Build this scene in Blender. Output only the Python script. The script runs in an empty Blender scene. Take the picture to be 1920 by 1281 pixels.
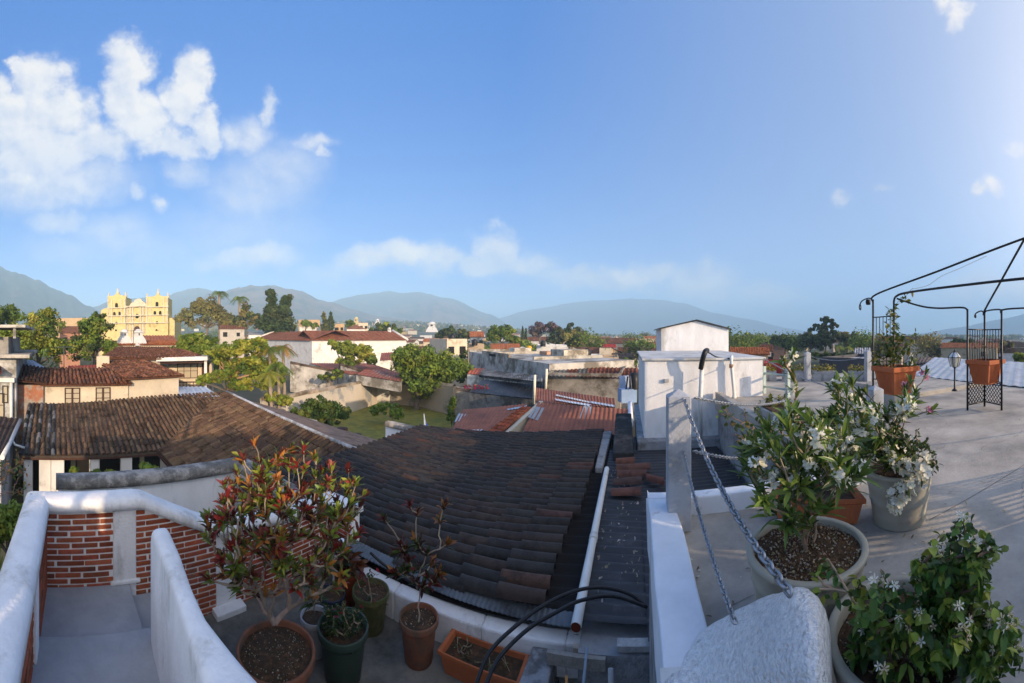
import bpy, math, random
from mathutils import Vector, Matrix, noise as mnoise
R = math.radians
# ---------------------------------------------------------------- camera, sky, sun, exposure
F, HY, CX, CZ = 687.5, 632.0, 960.0, 1.45          # panorama: pixels per radian, horizon row, centre column, eye height
scene = bpy.context.scene
cd = bpy.data.cameras.new('camera'); cam = bpy.data.objects.new('camera', cd)
scene.collection.objects.link(cam); scene.camera = cam
cam.location = (0, 0, CZ); cam.rotation_euler = (R(90), 0, 0)
cd.type = 'PANO'; cd.panorama_type = 'CENTRAL_CYLINDRICAL'
cd.central_cylindrical_range_u_min = -960 / F; cd.central_cylindrical_range_u_max = 960 / F
cd.central_cylindrical_range_v_min = -(1281 - HY) / F; cd.central_cylindrical_range_v_max = HY / F
cd.central_cylindrical_radius = 1.0
cd.clip_start = 0.02; cd.clip_end = 60000
SUN_AZ, SUN_EL = R(135), R(13.0)
sd = bpy.data.lights.new('sun', 'SUN'); sun = bpy.data.objects.new('sun', sd); scene.collection.objects.link(sun)
sd.energy = 3.0; sd.angle = R(0.6); sd.color = (1.0, 0.74, 0.48)
sdir = Vector((math.sin(SUN_AZ) * math.cos(SUN_EL), math.cos(SUN_AZ) * math.cos(SUN_EL), math.sin(SUN_EL)))
sun.rotation_euler = sdir.to_track_quat('Z', 'Y').to_euler()
sun.location = (60, -60, 40)
vs = scene.view_settings
scene.display_settings.display_device = 'sRGB'
vs.view_transform = "Standard"; vs.look = "None"; vs.exposure = 1.18; vs.gamma = 1.0
scene.cycles.max_bounces = 6; scene.cycles.diffuse_bounces = 3; scene.cycles.transparent_max_bounces = 8
scene.cycles.volume_bounces = 2; scene.cycles.use_denoising = True

world = bpy.data.worlds.new('World'); scene.world = world; world.use_nodes = True
wt = world.node_tree; wt.nodes.clear(); wn = wt.nodes; wl = wt.links
def wlink(a, b): wl.new(a, b)
def wmath(op, a, b=None, c=None, clamp=False):
    n = wn.new('ShaderNodeMath'); n.operation = op; n.use_clamp = clamp
    for i, v in enumerate((a, b, c)):
        if v is None: continue
        if isinstance(v, (int, float)): n.inputs[i].default_value = v
        else: wlink(v, n.inputs[i])
    return n.outputs[0]
sky = wn.new('ShaderNodeTexSky'); sky.sky_type = 'NISHITA'; sky.sun_disc = False
sky.sun_elevation = SUN_EL; sky.sun_rotation = SUN_AZ
sky.altitude = 1500; sky.air_density = 1.0; sky.dust_density = 0.6; sky.ozone_density = 2.2
tc = wn.new('ShaderNodeTexCoord')
sp = wn.new('ShaderNodeSeparateXYZ'); wlink(tc.outputs['Generated'], sp.inputs[0])
X, Y, Z = sp.outputs
azm = wmath('ARCTAN2', X, Y)
hyp = wmath('SQRT', wmath('ADD', wmath('MULTIPLY', X, X), wmath('MULTIPLY', Y, Y)))
tel = wmath('DIVIDE', Z, wmath('MAXIMUM', hyp, 0.02))
cmb = wn.new('ShaderNodeCombineXYZ'); wlink(azm, cmb.inputs[0]); wlink(tel, cmb.inputs[1])
# ragged edges of the clouds: noise pushes the lookup point about
nz = wn.new('ShaderNodeTexNoise'); nz.inputs['Scale'].default_value = 6.5; nz.inputs['Detail'].default_value = 8; nz.inputs['Roughness'].default_value = 0.62
wlink(cmb.outputs[0], nz.inputs['Vector'])
vsub = wn.new('ShaderNodeVectorMath'); vsub.operation = 'SUBTRACT'; wlink(nz.outputs['Color'], vsub.inputs[0]); vsub.inputs[1].default_value = (.5, .5, .5)
vsc = wn.new('ShaderNodeVectorMath'); vsc.operation = 'SCALE'; wlink(vsub.outputs[0], vsc.inputs[0]); vsc.inputs['Scale'].default_value = 0.17
vad = wn.new('ShaderNodeVectorMath'); vad.operation = 'ADD'; wlink(cmb.outputs[0], vad.inputs[0]); wlink(vsc.outputs[0], vad.inputs[1])
# blobs: direction (as column,row of the panorama), radii, opacity
CLOUDS = [(0,215,50,70,1),(140,262,85,50,.95),(75,145,60,60,1),(35,120,26,26,.9),(100,205,80,58,1),(20,240,75,80,1),(60,280,110,70,.95),(242,130,48,54,1),(232,180,48,46,1),(275,215,62,48,1),(362,150,36,50,1),(338,195,44,44,1),(385,235,26,44,.9),
 (150,275,90,40,.85),(320,265,60,34,.85),(50,345,120,60,.7),(150,335,110,50,.6),(350,320,40,30,.5),(480,245,48,40,.62),(435,250,32,34,.6),(530,310,80,60,.42),(480,350,100,70,.42),(450,430,140,50,.25),
 (505,196,16,30,.75),(590,268,36,20,.7),(605,290,14,20,.6),(700,490,80,22,.79),(770,480,70,26,.79),(825,492,50,28,.79),(930,470,52,44,.95),(900,505,70,26,.8),(990,500,60,30,.6),(640,505,80,20,.4),
 (1190,520,90,24,.78),(1100,528,80,20,.7),(1320,535,74,34,.7),(1060,520,60,18,.5),(1440,560,90,26,.4),(465,480,90,26,.6),(400,490,60,16,.4),(110,412,50,28,.6),(200,440,90,40,.35),(300,385,20,14,.7),(255,360,16,22,.5),(210,470,160,40,.3),
 (1772,18,16,14,.7),(1795,26,18,24,.72),(1828,352,20,14,.7),(1862,346,22,14,.7),(1580,366,20,12,.5),(1912,278,18,12,.5),(1870,540,130,34,.6),(1800,560,120,30,.5),(1660,345,20,10,.3)]
dens = None; core = None
for (px, py, rx, ry, op) in CLOUDS:
    hard = op >= .8
    mp = wn.new('ShaderNodeVectorMath'); mp.operation = 'SUBTRACT'; wlink(vad.outputs[0], mp.inputs[0])
    mp.inputs[1].default_value = ((px - CX) / F, (HY - py) / F, 0)
    mu = wn.new('ShaderNodeVectorMath'); mu.operation = 'MULTIPLY'; wlink(mp.outputs[0], mu.inputs[0])
    mu.inputs[1].default_value = (F / rx, F / ry, 0)
    ln = wn.new('ShaderNodeVectorMath'); ln.operation = 'LENGTH'; wlink(mu.outputs[0], ln.inputs[0])
    if hard:
        g_ = wmath('SUBTRACT', 1.45, ln.outputs['Value']); core = g_ if core is None else wmath('MAXIMUM', core, g_); continue
    mr = wn.new('ShaderNodeMapRange'); mr.interpolation_type = 'SMOOTHSTEP'
    wlink(ln.outputs['Value'], mr.inputs[0])
    mr.inputs[1].default_value = 1.4; mr.inputs[2].default_value = .2; mr.inputs[3].default_value = 0; mr.inputs[4].default_value = op
    dens = mr.outputs[0] if dens is None else wmath('MAXIMUM', dens, mr.outputs[0])
n2 = wn.new('ShaderNodeTexNoise'); n2.inputs['Scale'].default_value = 8; n2.inputs['Detail'].default_value = 10; n2.inputs['Roughness'].default_value = .62
wlink(cmb.outputs[0], n2.inputs['Vector'])
n3 = wn.new('ShaderNodeTexNoise'); n3.inputs['Scale'].default_value = 8; n3.inputs['Detail'].default_value = 4; n3.inputs['Roughness'].default_value = .5
of3 = wn.new('ShaderNodeVectorMath'); of3.operation = 'ADD'; wlink(cmb.outputs[0], of3.inputs[0]); of3.inputs[1].default_value = (.018, .022, 0); wlink(of3.outputs[0], n3.inputs['Vector'])
hardf = wmath('ADD', core, wmath('MULTIPLY', wmath('SUBTRACT', n2.outputs['Fac'], .5), 1.5))
mh = wn.new('ShaderNodeMapRange'); mh.interpolation_type = 'SMOOTHSTEP'; wlink(hardf, mh.inputs[0]); mh.inputs[1].default_value = .18; mh.inputs[2].default_value = .86
lowf = wn.new('ShaderNodeMapRange'); wlink(tel, lowf.inputs[0]); lowf.inputs[1].default_value = .42; lowf.inputs[2].default_value = .62; lowf.inputs[3].default_value = .72; lowf.inputs[4].default_value = .97
soft = wmath('MULTIPLY', dens, wmath('MULTIPLY_ADD', n2.outputs['Fac'], 1.5, 0.35), clamp=True)
wisp = wmath('MAXIMUM', wmath('MULTIPLY', mh.outputs[0], lowf.outputs[0]), soft)
# cloud colour: lit billows face the sun at the right, lilac-grey on the far side
rel = wmath('MULTIPLY_ADD', wmath('SUBTRACT', n2.outputs['Fac'], n3.outputs['Fac']), 2.2, .55, clamp=True)
crp = wn.new('ShaderNodeValToRGB'); cr = crp.color_ramp
cr.elements[0].position = .15; cr.elements[0].color = (.29, .31, .38, 1)
cr.elements[1].position = .75; cr.elements[1].color = (.46, .435, .41, 1)
wlink(rel, crp.inputs[0])
# sky: Nishita plus dust glow that pales it near the horizon and towards the sun
EXPO = 2.2
gsun = wmath('MULTIPLY_ADD', wmath('COSINE', wmath('SUBTRACT', azm, SUN_AZ)), .5, .5)
fa = wmath('MULTIPLY', wmath('EXPONENT', wmath('MULTIPLY', wmath('MAXIMUM', tel, 0), -4.6)), .46)
ff = wmath('ADD', fa, wmath('MULTIPLY', wmath('MAXIMUM', wmath('SUBTRACT', gsun, .15), 0), .95), clamp=True)
dmx = wn.new('ShaderNodeMix'); dmx.data_type = 'RGBA'; wlink(ff, dmx.inputs[0])
dmx.inputs[6].default_value = (.0 / EXPO, .112 / EXPO, .48 / EXPO, 1); dmx.inputs[7].default_value = (.68 / EXPO, .71 / EXPO, .73 / EXPO, 1)
SKS = 0.03
skm = wn.new('ShaderNodeVectorMath'); skm.operation = 'MULTIPLY'; wlink(sky.outputs[0], skm.inputs[0]); skm.inputs[1].default_value = (.2 * SKS, .9 * SKS, 1.4 * SKS)
sk2 = wn.new('ShaderNodeVectorMath'); sk2.operation = 'ADD'; wlink(skm.outputs[0], sk2.inputs[0]); wlink(dmx.outputs[2], sk2.inputs[1])
mix = wn.new('ShaderNodeMix'); mix.data_type = 'RGBA'
wlink(wisp, mix.inputs[0]); wlink(sk2.outputs[0], mix.inputs[6]); wlink(crp.outputs[0], mix.inputs[7])
# warm glow added round the low sun, behind the camera, to fill shaded walls
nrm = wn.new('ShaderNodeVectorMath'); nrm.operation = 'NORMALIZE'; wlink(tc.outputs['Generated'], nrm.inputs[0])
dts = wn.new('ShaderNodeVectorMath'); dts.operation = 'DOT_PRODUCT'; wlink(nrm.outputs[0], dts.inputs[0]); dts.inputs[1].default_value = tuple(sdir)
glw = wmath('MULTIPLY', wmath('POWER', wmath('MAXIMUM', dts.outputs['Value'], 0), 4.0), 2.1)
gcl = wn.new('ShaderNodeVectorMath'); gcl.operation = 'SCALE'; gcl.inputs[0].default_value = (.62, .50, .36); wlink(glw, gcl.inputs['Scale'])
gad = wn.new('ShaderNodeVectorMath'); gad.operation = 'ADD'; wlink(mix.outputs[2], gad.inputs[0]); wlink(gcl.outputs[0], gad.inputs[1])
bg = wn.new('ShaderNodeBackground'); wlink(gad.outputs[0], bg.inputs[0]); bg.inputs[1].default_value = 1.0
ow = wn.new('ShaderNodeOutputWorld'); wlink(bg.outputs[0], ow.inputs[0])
# ---------------------------------------------------------------- helpers
random.seed(7)
rnd = random.random
def ru(a, b): return a + (b - a) * random.random()
GT = 0.33                                             # heading of the roof-terrace grid
GU = Vector((math.sin(GT), math.cos(GT), 0)); GV = Vector((math.cos(GT), -math.sin(GT), 0))
def G(u, v, z=0.0): return GU * u + GV * v + Vector((0, 0, z))
def azr(px): return (px - CX) / F
def PR(px, py, r):                                    # direction of a panorama point, at horizontal distance r
    a = azr(px); return Vector((r * math.sin(a), r * math.cos(a), CZ + r * (HY - py) / F))
def PZ(px, py, z): return PR(px, py, F * (z - CZ) / (HY - py))
def PG(px, r, z): a = azr(px); return Vector((r * math.sin(a), r * math.cos(a), z))
def smooth(a, b, x):
    t = min(1, max(0, (x - a) / (b - a))); return t * t * (3 - 2 * t)
MATS = {}
def mat(name, col, rough=.85, vary=.25, scale=3.0, col2=None, bump=.0, bscale=40, spec=.3, metal=0.0, detail=6, streak=0, emit=None, transl=0, thresh=None, soft=.12):
    """colour x the mesh's own 'Col' x noise; col2 appears as worn patches; bump is fine grain."""
    if name in MATS: return MATS[name]
    m = bpy.data.materials.new(name); m.use_nodes = True; nt = m.node_tree; N = nt.nodes; L = nt.links
    b = N['Principled BSDF']; out = N['Material Output']
    b.inputs['Roughness'].default_value = rough; b.inputs['Metallic'].default_value = metal
    b.inputs['Specular IOR Level'].default_value = spec
    tcn = N.new('ShaderNodeTexCoord'); at_ = N.new('ShaderNodeAttribute'); at_.attribute_name = 'Col'
    no = N.new('ShaderNodeTexNoise'); no.inputs['Scale'].default_value = scale; no.inputs['Detail'].default_value = detail; no.inputs['Roughness'].default_value = .62
    vec = tcn.outputs['Object']
    if bump > 1: no.inputs['Roughness'].default_value = .8
    if streak:
        mp = N.new('ShaderNodeMapping'); mp.inputs['Scale'].default_value = (1, 1, streak); L.new(vec, mp.inputs[0]); vec = mp.outputs[0]
    L.new(vec, no.inputs['Vector'])
    rp = N.new('ShaderNodeMapRange'); rp.inputs[1].default_value = .25; rp.inputs[2].default_value = .75
    rp.inputs[3].default_value = 1 - vary; rp.inputs[4].default_value = 1 + vary * .6
    L.new(no.outputs['Fac'], rp.inputs[0])
    base = N.new('ShaderNodeMix'); base.data_type = 'RGBA'; base.inputs[6].default_value = (*col, 1); base.inputs[7].default_value = (*(col2 or col), 1); base.inputs[0].default_value = 0
    if col2:
        n2_ = N.new('ShaderNodeTexNoise'); n2_.inputs['Scale'].default_value = scale * .55; n2_.inputs['Detail'].default_value = 9; n2_.inputs['Roughness'].default_value = .7
        off = N.new('ShaderNodeMapping'); off.inputs['Location'].default_value = (7.3, 2.1, 5.5); L.new(vec, off.inputs[0]); L.new(off.outputs[0], n2_.inputs['Vector'])
        th = .55 if thresh is None else thresh
        r2 = N.new('ShaderNodeMapRange'); r2.inputs[1].default_value = th - soft * .5; r2.inputs[2].default_value = th + soft * .5; L.new(n2_.outputs['Fac'], r2.inputs[0]); L.new(r2.outputs[0], base.inputs[0])
    m1 = N.new('ShaderNodeMix'); m1.data_type = 'RGBA'; m1.blend_type = 'MULTIPLY'; m1.inputs[0].default_value = 1
    L.new(base.outputs[2], m1.inputs[6]); L.new(at_.outputs['Color'], m1.inputs[7])
    m2 = N.new('ShaderNodeVectorMath'); m2.operation = 'SCALE'; L.new(m1.outputs[2], m2.inputs[0]); L.new(rp.outputs[0], m2.inputs['Scale'])
    L.new(m2.outputs[0], b.inputs['Base Color'])
    if bump:
        nb = N.new('ShaderNodeTexNoise'); nb.inputs['Scale'].default_value = bscale; nb.inputs['Detail'].default_value = 5; L.new(tcn.outputs['Object'], nb.inputs['Vector'])
        bn = N.new('ShaderNodeBump'); bn.inputs['Strength'].default_value = bump; bn.inputs['Distance'].default_value = (.6 if bump <= 1 else 2.2) / bscale; bn.inputs['Strength'].default_value = min(1, bump); L.new(nb.outputs['Fac'], bn.inputs['Height']); L.new(bn.outputs[0], b.inputs['Normal'])
    if transl:
        tr = N.new('ShaderNodeBsdfTranslucent'); L.new(m2.outputs[0], tr.inputs[0]); mx = N.new('ShaderNodeMixShader'); mx.inputs[0].default_value = transl
        L.new(b.outputs[0], mx.inputs[1]); L.new(tr.outputs[0], mx.inputs[2]); L.new(mx.outputs[0], out.inputs[0])
    if emit:
        b.inputs['Emission Color'].default_value = (*emit[0], 1); b.inputs['Emission Strength'].default_value = emit[1]
    MATS[name] = m; return m
Z_ = Vector((0, 0, 1))
WL = {}                                               # world location of each object's origin
class MB:
    def __init__(s): s.v = []; s.f = []; s.c = []; s.sm = []
    def add(s, vs_, fs, col=(1, 1, 1), sm=False):
        o = len(s.v); s.v.extend([tuple(p) for p in vs_])
        for i, f in enumerate(fs):
            s.f.append(tuple(o + k for k in f)); s.c.append(col if not isinstance(col, list) else col[i]); s.sm.append(sm)
    def box(s, c, size, U=None, V=None, W=None, col=(1, 1, 1)):
        U = U or Vector((1, 0, 0)); V = V or Vector((0, 1, 0)); W = W or Vector((0, 0, 1)); c = Vector(c)
        p = [c + U * (size[0] / 2 * a) + V * (size[1] / 2 * b) + W * (size[2] / 2 * d) for d in (-1, 1) for a, b in ((-1, -1), (1, -1), (1, 1), (-1, 1))]
        s.add(p, [(3, 2, 1, 0), (4, 5, 6, 7), (0, 1, 5, 4), (1, 2, 6, 5), (2, 3, 7, 6), (3, 0, 4, 7)], col)
    def gbox(s, u0, u1, v0, v1, z0, z1, col=(1, 1, 1)):
        s.box(G((u0 + u1) / 2, (v0 + v1) / 2, (z0 + z1) / 2), (abs(u1 - u0), abs(v1 - v0), abs(z1 - z0)), GU, -GV, None, col)
    def prism(s, poly, thick, col=(1, 1, 1), n=None):  # poly: 3D points (planar-ish), extruded by vector or down
        d = thick if isinstance(thick, Vector) else Vector((0, 0, -thick))
        k = len(poly); p = [Vector(q) for q in poly]; s.add(p + [q + d for q in p], [tuple(range(k)), tuple(range(2 * k - 1, k - 1, -1))] + [(i, k + i, k + (i + 1) % k, (i + 1) % k) for i in range(k)], col)
    def tube(s, pts, rad, n=6, col=(1, 1, 1), cap=True):
        pts = [Vector(p) for p in pts]; m = len(pts)
        if not isinstance(rad, (list, tuple)): rad = [rad] * m
        o = len(s.v); ref = None
        for i, p in enumerate(pts):
            d = (pts[min(i + 1, m - 1)] - pts[max(i - 1, 0)])
            d = d.normalized() if d.length > 1e-9 else Vector((0, 0, 1))
            if ref is None: ref = d.orthogonal().normalized()
            a = (ref - d * ref.dot(d)); a = a.normalized() if a.length > 1e-6 else d.orthogonal().normalized(); ref = a
            b = d.cross(a)
            for k in range(n):
                t = 2 * math.pi * k / n; s.v.append(tuple(p + (a * math.cos(t) + b * math.sin(t)) * rad[i]))
        for i in range(m - 1):
            for k in range(n):
                k2 = (k + 1) % n; s.f.append((o + i * n + k, o + i * n + k2, o + (i + 1) * n + k2, o + (i + 1) * n + k)); s.c.append(col); s.sm.append(True)
        if cap and n > 2:
            s.f.append(tuple(o + k for k in range(n - 1, -1, -1))); s.f.append(tuple(o + (m - 1) * n + k for k in range(n))); s.c += [col, col]; s.sm += [False, False]
    def lathe(s, prof, c=(0, 0, 0), n=28, col=(1, 1, 1), sm=True, sq=None):
        c = Vector(c); o = len(s.v); m = len(prof)
        for r_, z in prof:
            for k in range(n):
                t = 2 * math.pi * (k + .5) / n; q = 1.0
                if sq: q = 1 / max(abs(math.cos(t)), abs(math.sin(t)))
                s.v.append((c.x + r_ * q * math.cos(t), c.y + r_ * q * math.sin(t), c.z + z))
        for i in range(m - 1):
            for k in range(n):
                k2 = (k + 1) % n; s.f.append((o + i * n + k, o + i * n + k2, o + (i + 1) * n + k2, o + (i + 1) * n + k)); s.c.append(col); s.sm.append(sm)
    def build(s, name, m, parent=None, org=None, bev=0, **tags):
        me = bpy.data.meshes.new(name)
        if org is None:
            if parent is not None: org = WL[parent.name]
            else:
                xs = [p[0] for p in s.v]; ys = [p[1] for p in s.v]; zs = [p[2] for p in s.v]
                org = Vector(((min(xs) + max(xs)) / 2, (min(ys) + max(ys)) / 2, min(zs)))
        org = Vector(org)
        me.from_pydata([(p[0] - org.x, p[1] - org.y, p[2] - org.z) for p in s.v], [], s.f)
        me.polygons.foreach_set('use_smooth', s.sm)
        ca = me.color_attributes.new('Col', 'FLOAT_COLOR', 'CORNER'); buf = []
        for f, c in zip(s.f, s.c): buf.extend((c[0], c[1], c[2], 1.0) * len(f))
        ca.data.foreach_set('color', buf)
        me.materials.append(m); me.update()
        ob = bpy.data.objects.new(name, me); scene.collection.objects.link(ob); WL[ob.name] = org
        if parent is not None: ob.parent = parent; ob.location = org - WL[parent.name]
        else: ob.location = org
        if bev:
            bv = ob.modifiers.new('bevel', 'BEVEL'); bv.width = bev; bv.segments = 2; bv.limit_method = 'ANGLE'
        for k, v_ in tags.items(): ob[k] = v_
        return ob
def thing(name, label, cat, loc, group=None):
    o = bpy.data.objects.new(name, None); scene.collection.objects.link(o); o.location = loc; o.empty_display_size = .2
    o['label'] = label; o['category'] = cat; WL[o.name] = Vector(loc)
    if group: o['group'] = group
    return o
def tag(o, label, cat, group=None):
    o['label'] = label; o['category'] = cat
    if group: o['group'] = group
    return o
def jit(c, a=.15): k = 1 + ru(-a, a); return tuple(x * k * (1 + ru(-a, a) * .3) for x in c)
# barrel tiles: every row is (top point, bottom point); side = unit vector across the rows
def barrel(mb, rows, side, w, cols, ln=.42, lift=.55, n=5, wob=.004, under=None, sag=0):
    for (a, b) in rows:
        a = Vector(a); b = Vector(b); L_ = (b - a).length
        if L_ < .05: continue
        d = (b - a) / L_; nr = side.cross(d); nr = nr if nr.z > 0 else -nr; nr.normalize()
        k = max(1, round(L_ / ln)); st = L_ / k
        for i in range(k):
            p0 = a + d * (i * st - .04) + nr * ru(0, wob) + side * ru(-wob, wob) * 2; p1 = a + d * ((i + 1) * st + .03) + nr * ru(.006, .006 + wob) + side * ru(-wob, wob) * 2
            if sag: p0 = p0 - Z_ * sag * math.sin(math.pi * i / k); p1 = p1 - Z_ * sag * math.sin(math.pi * (i + 1) / k)
            c = jit(random.choice(cols), .15); vv = []
            for (p, rr, up) in ((p0, w * .86, 0), (p1, w, .012)):
                for q in range(n + 1):
                    t = math.pi * q / n; vv.append(p + side * (rr * math.cos(t)) + nr * (rr * lift * 1.6 * math.sin(t) + up))
            fs = [(q, q + 1, n + 2 + q, n + 1 + q) for q in range(n)]
            mb.add(vv, fs, c, True); mb.add(vv[n + 1:], [tuple(range(n + 1))], tuple(x * .5 for x in c))
    if under:
        pass
def corr(mb, A, B, C, D, pitch=.076, amp=.012, colf=None, seg=1, per=4):
    """corrugated sheet; A-B top edge, D-C bottom edge, ribs run A->D"""
    A, B, C, D = map(Vector, (A, B, C, D)); W = (B - A).length; n = max(2, int(W / pitch * per)); nr = (B - A).cross(D - A).normalized()
    if nr.z < 0: nr = -nr
    o = len(mb.v)
    for j in range(seg + 1):
        t = j / seg
        for i in range(n + 1):
            s_ = i / n; p = A.lerp(B, s_).lerp(D.lerp(C, s_), t) + nr * (amp * math.sin(2 * math.pi * i / per)); mb.v.append(tuple(p))
    for j in range(seg):
        for i in range(n):
            mb.f.append((o + j * (n + 1) + i, o + j * (n + 1) + i + 1, o + (j + 1) * (n + 1) + i + 1, o + (j + 1) * (n + 1) + i)); mb.sm.append(True)
            mb.c.append(colf(i / n, j / seg) if colf else (1, 1, 1))
def leaf(mb, p, d, nrm, L_, w, col, bend=.25, fold=.15):
    d = d.normalized(); s_ = d.cross(nrm); s_ = s_.normalized() if s_.length > 1e-5 else d.orthogonal().normalized(); nn = s_.cross(d)
    dn = Vector((0, 0, -1)) * bend * L_
    q1 = p + d * L_ * .35 + dn * .12; q2 = p + d * L_ * .7 + dn * .5; q3 = p + d * L_ + dn
    f = nn * fold * w
    vs_ = [p, q1 + s_ * w * .5 + f, q1 - nn * 0, q1 - s_ * w * .5 + f, q2 + s_ * w * .42 + f, q2, q2 - s_ * w * .42 + f, q3]
    mb.add(vs_, [(0, 1, 2), (0, 2, 3), (1, 4, 5, 2), (2, 5, 6, 3), (4, 7, 5), (5, 7, 6)], col, True)
def rvec():
    while True:
        v = Vector((ru(-1, 1), ru(-1, 1), ru(-1, 1)))
        if .05 < v.length < 1: return v.normalized()
def flower(mb, p, nrm, r_, n, col, w=.55, cup=.25, eye=None):
    a = nrm.orthogonal().normalized(); b = nrm.cross(a).normalized(); t0 = ru(0, 6)
    for k in range(n):
        t = t0 + 2 * math.pi * k / n; d = a * math.cos(t) + b * math.sin(t); s_ = nrm.cross(d)
        c = jit(col, .06); q = p + d * r_ * .55 + nrm * r_ * cup * .5; e = p + d * r_ + nrm * r_ * cup
        mb.add([p, q + s_ * r_ * w * .5, e + s_ * r_ * w * .3, e - s_ * r_ * w * .3, q - s_ * r_ * w * .5], [(0, 1, 2, 3, 4)], c)
    if eye: mb.add([p + nrm * .003 + a * r_ * .13, p + nrm * .003 + b * r_ * .13, p + nrm * .003 - a * r_ * .13, p + nrm * .003 - b * r_ * .13], [(0, 1, 2, 3)], eye)
def grow(mb, bases, tips, rad=.012, col=(.3, .22, .15), r_tip=.003, wob=.02, n=5, up=.35):
    """branches: every tip joins the nearest part of what has grown so far; returns tip directions"""
    nodes = [(Vector(b), 0.0) for b in bases]; b0 = Vector(bases[0]); out = {}
    order = sorted(range(len(tips)), key=lambda i: (Vector(tips[i]) - b0).length)
    segs = []
    for i in order:
        t = Vector(tips[i]); best = min(nodes, key=lambda q: (t - q[0]).length * 1.0 + q[1] * .6)
        p = best[0]; L_ = (t - p).length; m = max(2, int(L_ / .09) + 1); pts = [p]
        for k in range(1, m + 1):
            s_ = k / m; q = p.lerp(t, s_) + Vector((0, 0, -up * L_ * .5 * math.sin(math.pi * s_))) * .6 + (rvec() * wob if k < m else Vector())
            pts.append(q); nodes.append((q, best[1] + L_ * s_))
        big = max(0, 1 - best[1] / 1.3) ; r0 = r_tip + (rad - r_tip) * big * .75
        mb.tube(pts, [r0 + (r_tip - r0) * k / m for k in range(m + 1)], n, jit(col, .2), False); out[i] = (pts[-1] - pts[-2]).normalized()
    return [out[i] for i in range(len(tips))]
# ---------------------------------------------------------------- ground, hills
GZ = -6.55
def gz(x, y):                                         # valley floor; rises gently to the left and ahead
    r = math.hypot(x, y); a = math.atan2(x, y)
    k = smooth(.35, -.35, a) * (1 - .6 * smooth(-.9, -1.3, a))
    z = GZ + k * (smooth(220, 1500, r) * 62) + (1 - k) * smooth(220, 1500, r) * 9
    return z + smooth(150, 600, r) * 2.5 * mnoise.noise((x * .004, y * .004, 0))
mb = MB(); radii = [.01, 6, 15, 30, 60, 100, 150, 210, 280, 360, 460, 580, 720, 900, 1150, 1500, 2000, 2800, 4500, 9000, 14000]; NA = 120
for r_ in radii:
    for k in range(NA):
        t = 2 * math.pi * k / NA; x, y = r_ * math.sin(t), r_ * math.cos(t)
        kk = min(1, 5400 / max(1, abs(x)), (415 / max(1, -y)) if y < 0 else 6800 / max(1, y)); x *= kk; y *= kk
        mb.v.append((x, y, gz(x, y) if r_ < 8000 else gz(x, y) - .5))
for j in range(len(radii) - 1):
    for k in range(NA):
        k2 = (k + 1) % NA; mb.f.append((j * NA + k, (j + 1) * NA + k, (j + 1) * NA + k2, j * NA + k2)); mb.c.append((1, 1, 1)); mb.sm.append(True)
m_ground = mat('valley ground', (.13, .11, .07), .95, .4, .02, (.05, .065, .025), thresh=.5)
mb.build('ground', m_ground, org=(0, 0, 0), kind='structure')
def ridge(name, prof, r0, m, front=.5, back=.5, rough=1.0, n=26, step=4):
    """prof: silhouette as (column,row) at distance r0; slopes fall towards and away from the viewer"""
    px0, px1 = prof[0][0], prof[-1][0]; cols = []; k = max(2, int((px1 - px0) / step))
    for i in range(k + 1):
        px = px0 + (px1 - px0) * i / k
        for (a, b) in zip(prof, prof[1:]):
            if a[0] <= px <= b[0]: t = (px - a[0]) / max(1e-6, b[0] - a[0]); t = t * t * (3 - 2 * t) * .5 + t * .5; py = a[1] + (b[1] - a[1]) * t; break
        cols.append((azr(px), r0 * (HY - py) / F + CZ))
    mb = MB(); M = 2 * n + 1; zb = -8
    for ci, (a, h) in enumerate(cols):
        h += (mnoise.fractal((a * 22, r0 * .01, 1.7), .9, 2.1, 4) * .05 + abs(mnoise.noise((a * 420, r0, 2.2))) * .012) * h * rough if 4 < ci < len(cols) - 5 else 0
        H = max(h - zb, 1)
        for j in range(M):
            s_ = (j - n) / n; rr = r0 + s_ * (H / (front if s_ < 0 else back)); f_ = (1 - abs(s_) ** 1.25)
            x, y = rr * math.sin(a), rr * math.cos(a)
            ns = (mnoise.ridged_multi_fractal((x / r0 * 13, y / r0 * 13, 3.3), .9, 2.1, 5, 1.0, 2.0) * .11 * abs(s_) ** .7 - .06 * abs(s_) ** .7 + mnoise.fractal((x / r0 * 60, y / r0 * 60, 8.3), .9, 2.1, 3) * .010) * rough
            mb.v.append((x, y, zb + H * f_ + H * ns * min(1, 3 * (1 - abs(s_)))))
    for i in range(len(cols) - 1):
        for j in range(M - 1):
            mb.f.append((i * M + j, (i + 1) * M + j, (i + 1) * M + j + 1, i * M + j + 1)); mb.c.append((1, 1, 1)); mb.sm.append(True)
    return mb.build(name, m, org=(0, 0, 0), kind='structure')
m_hd = mat('dry hillside', (.17, .115, .075), .95, .35, .012, (.055, .06, .035), thresh=.52, soft=.1)
m_hg = mat('wooded hillside', (.045, .055, .03), .95, .45, .012, (.10, .08, .05), thresh=.6)
ridge('hill', [(-40, 491), (0, 500), (35, 512), (70, 524), (100, 541), (135, 556), (165, 574), (190, 586), (230, 610), (260, 640)], 2000, m_hg, .55, .6)
ridge('hill', [(120, 600), (170, 575), (210, 565), (260, 560), (310, 557), (345, 543), (370, 541), (400, 547), (440, 556), (500, 600)], 2900, m_hg)
ridge('hill', [(300, 620), (340, 580), (400, 550), (430, 543), (462, 538), (500, 534), (520, 538), (550, 545), (600, 561), (660, 580), (720, 595), (780, 603), (860, 614), (900, 632)], 2100, m_hd, .4, .5)
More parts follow.
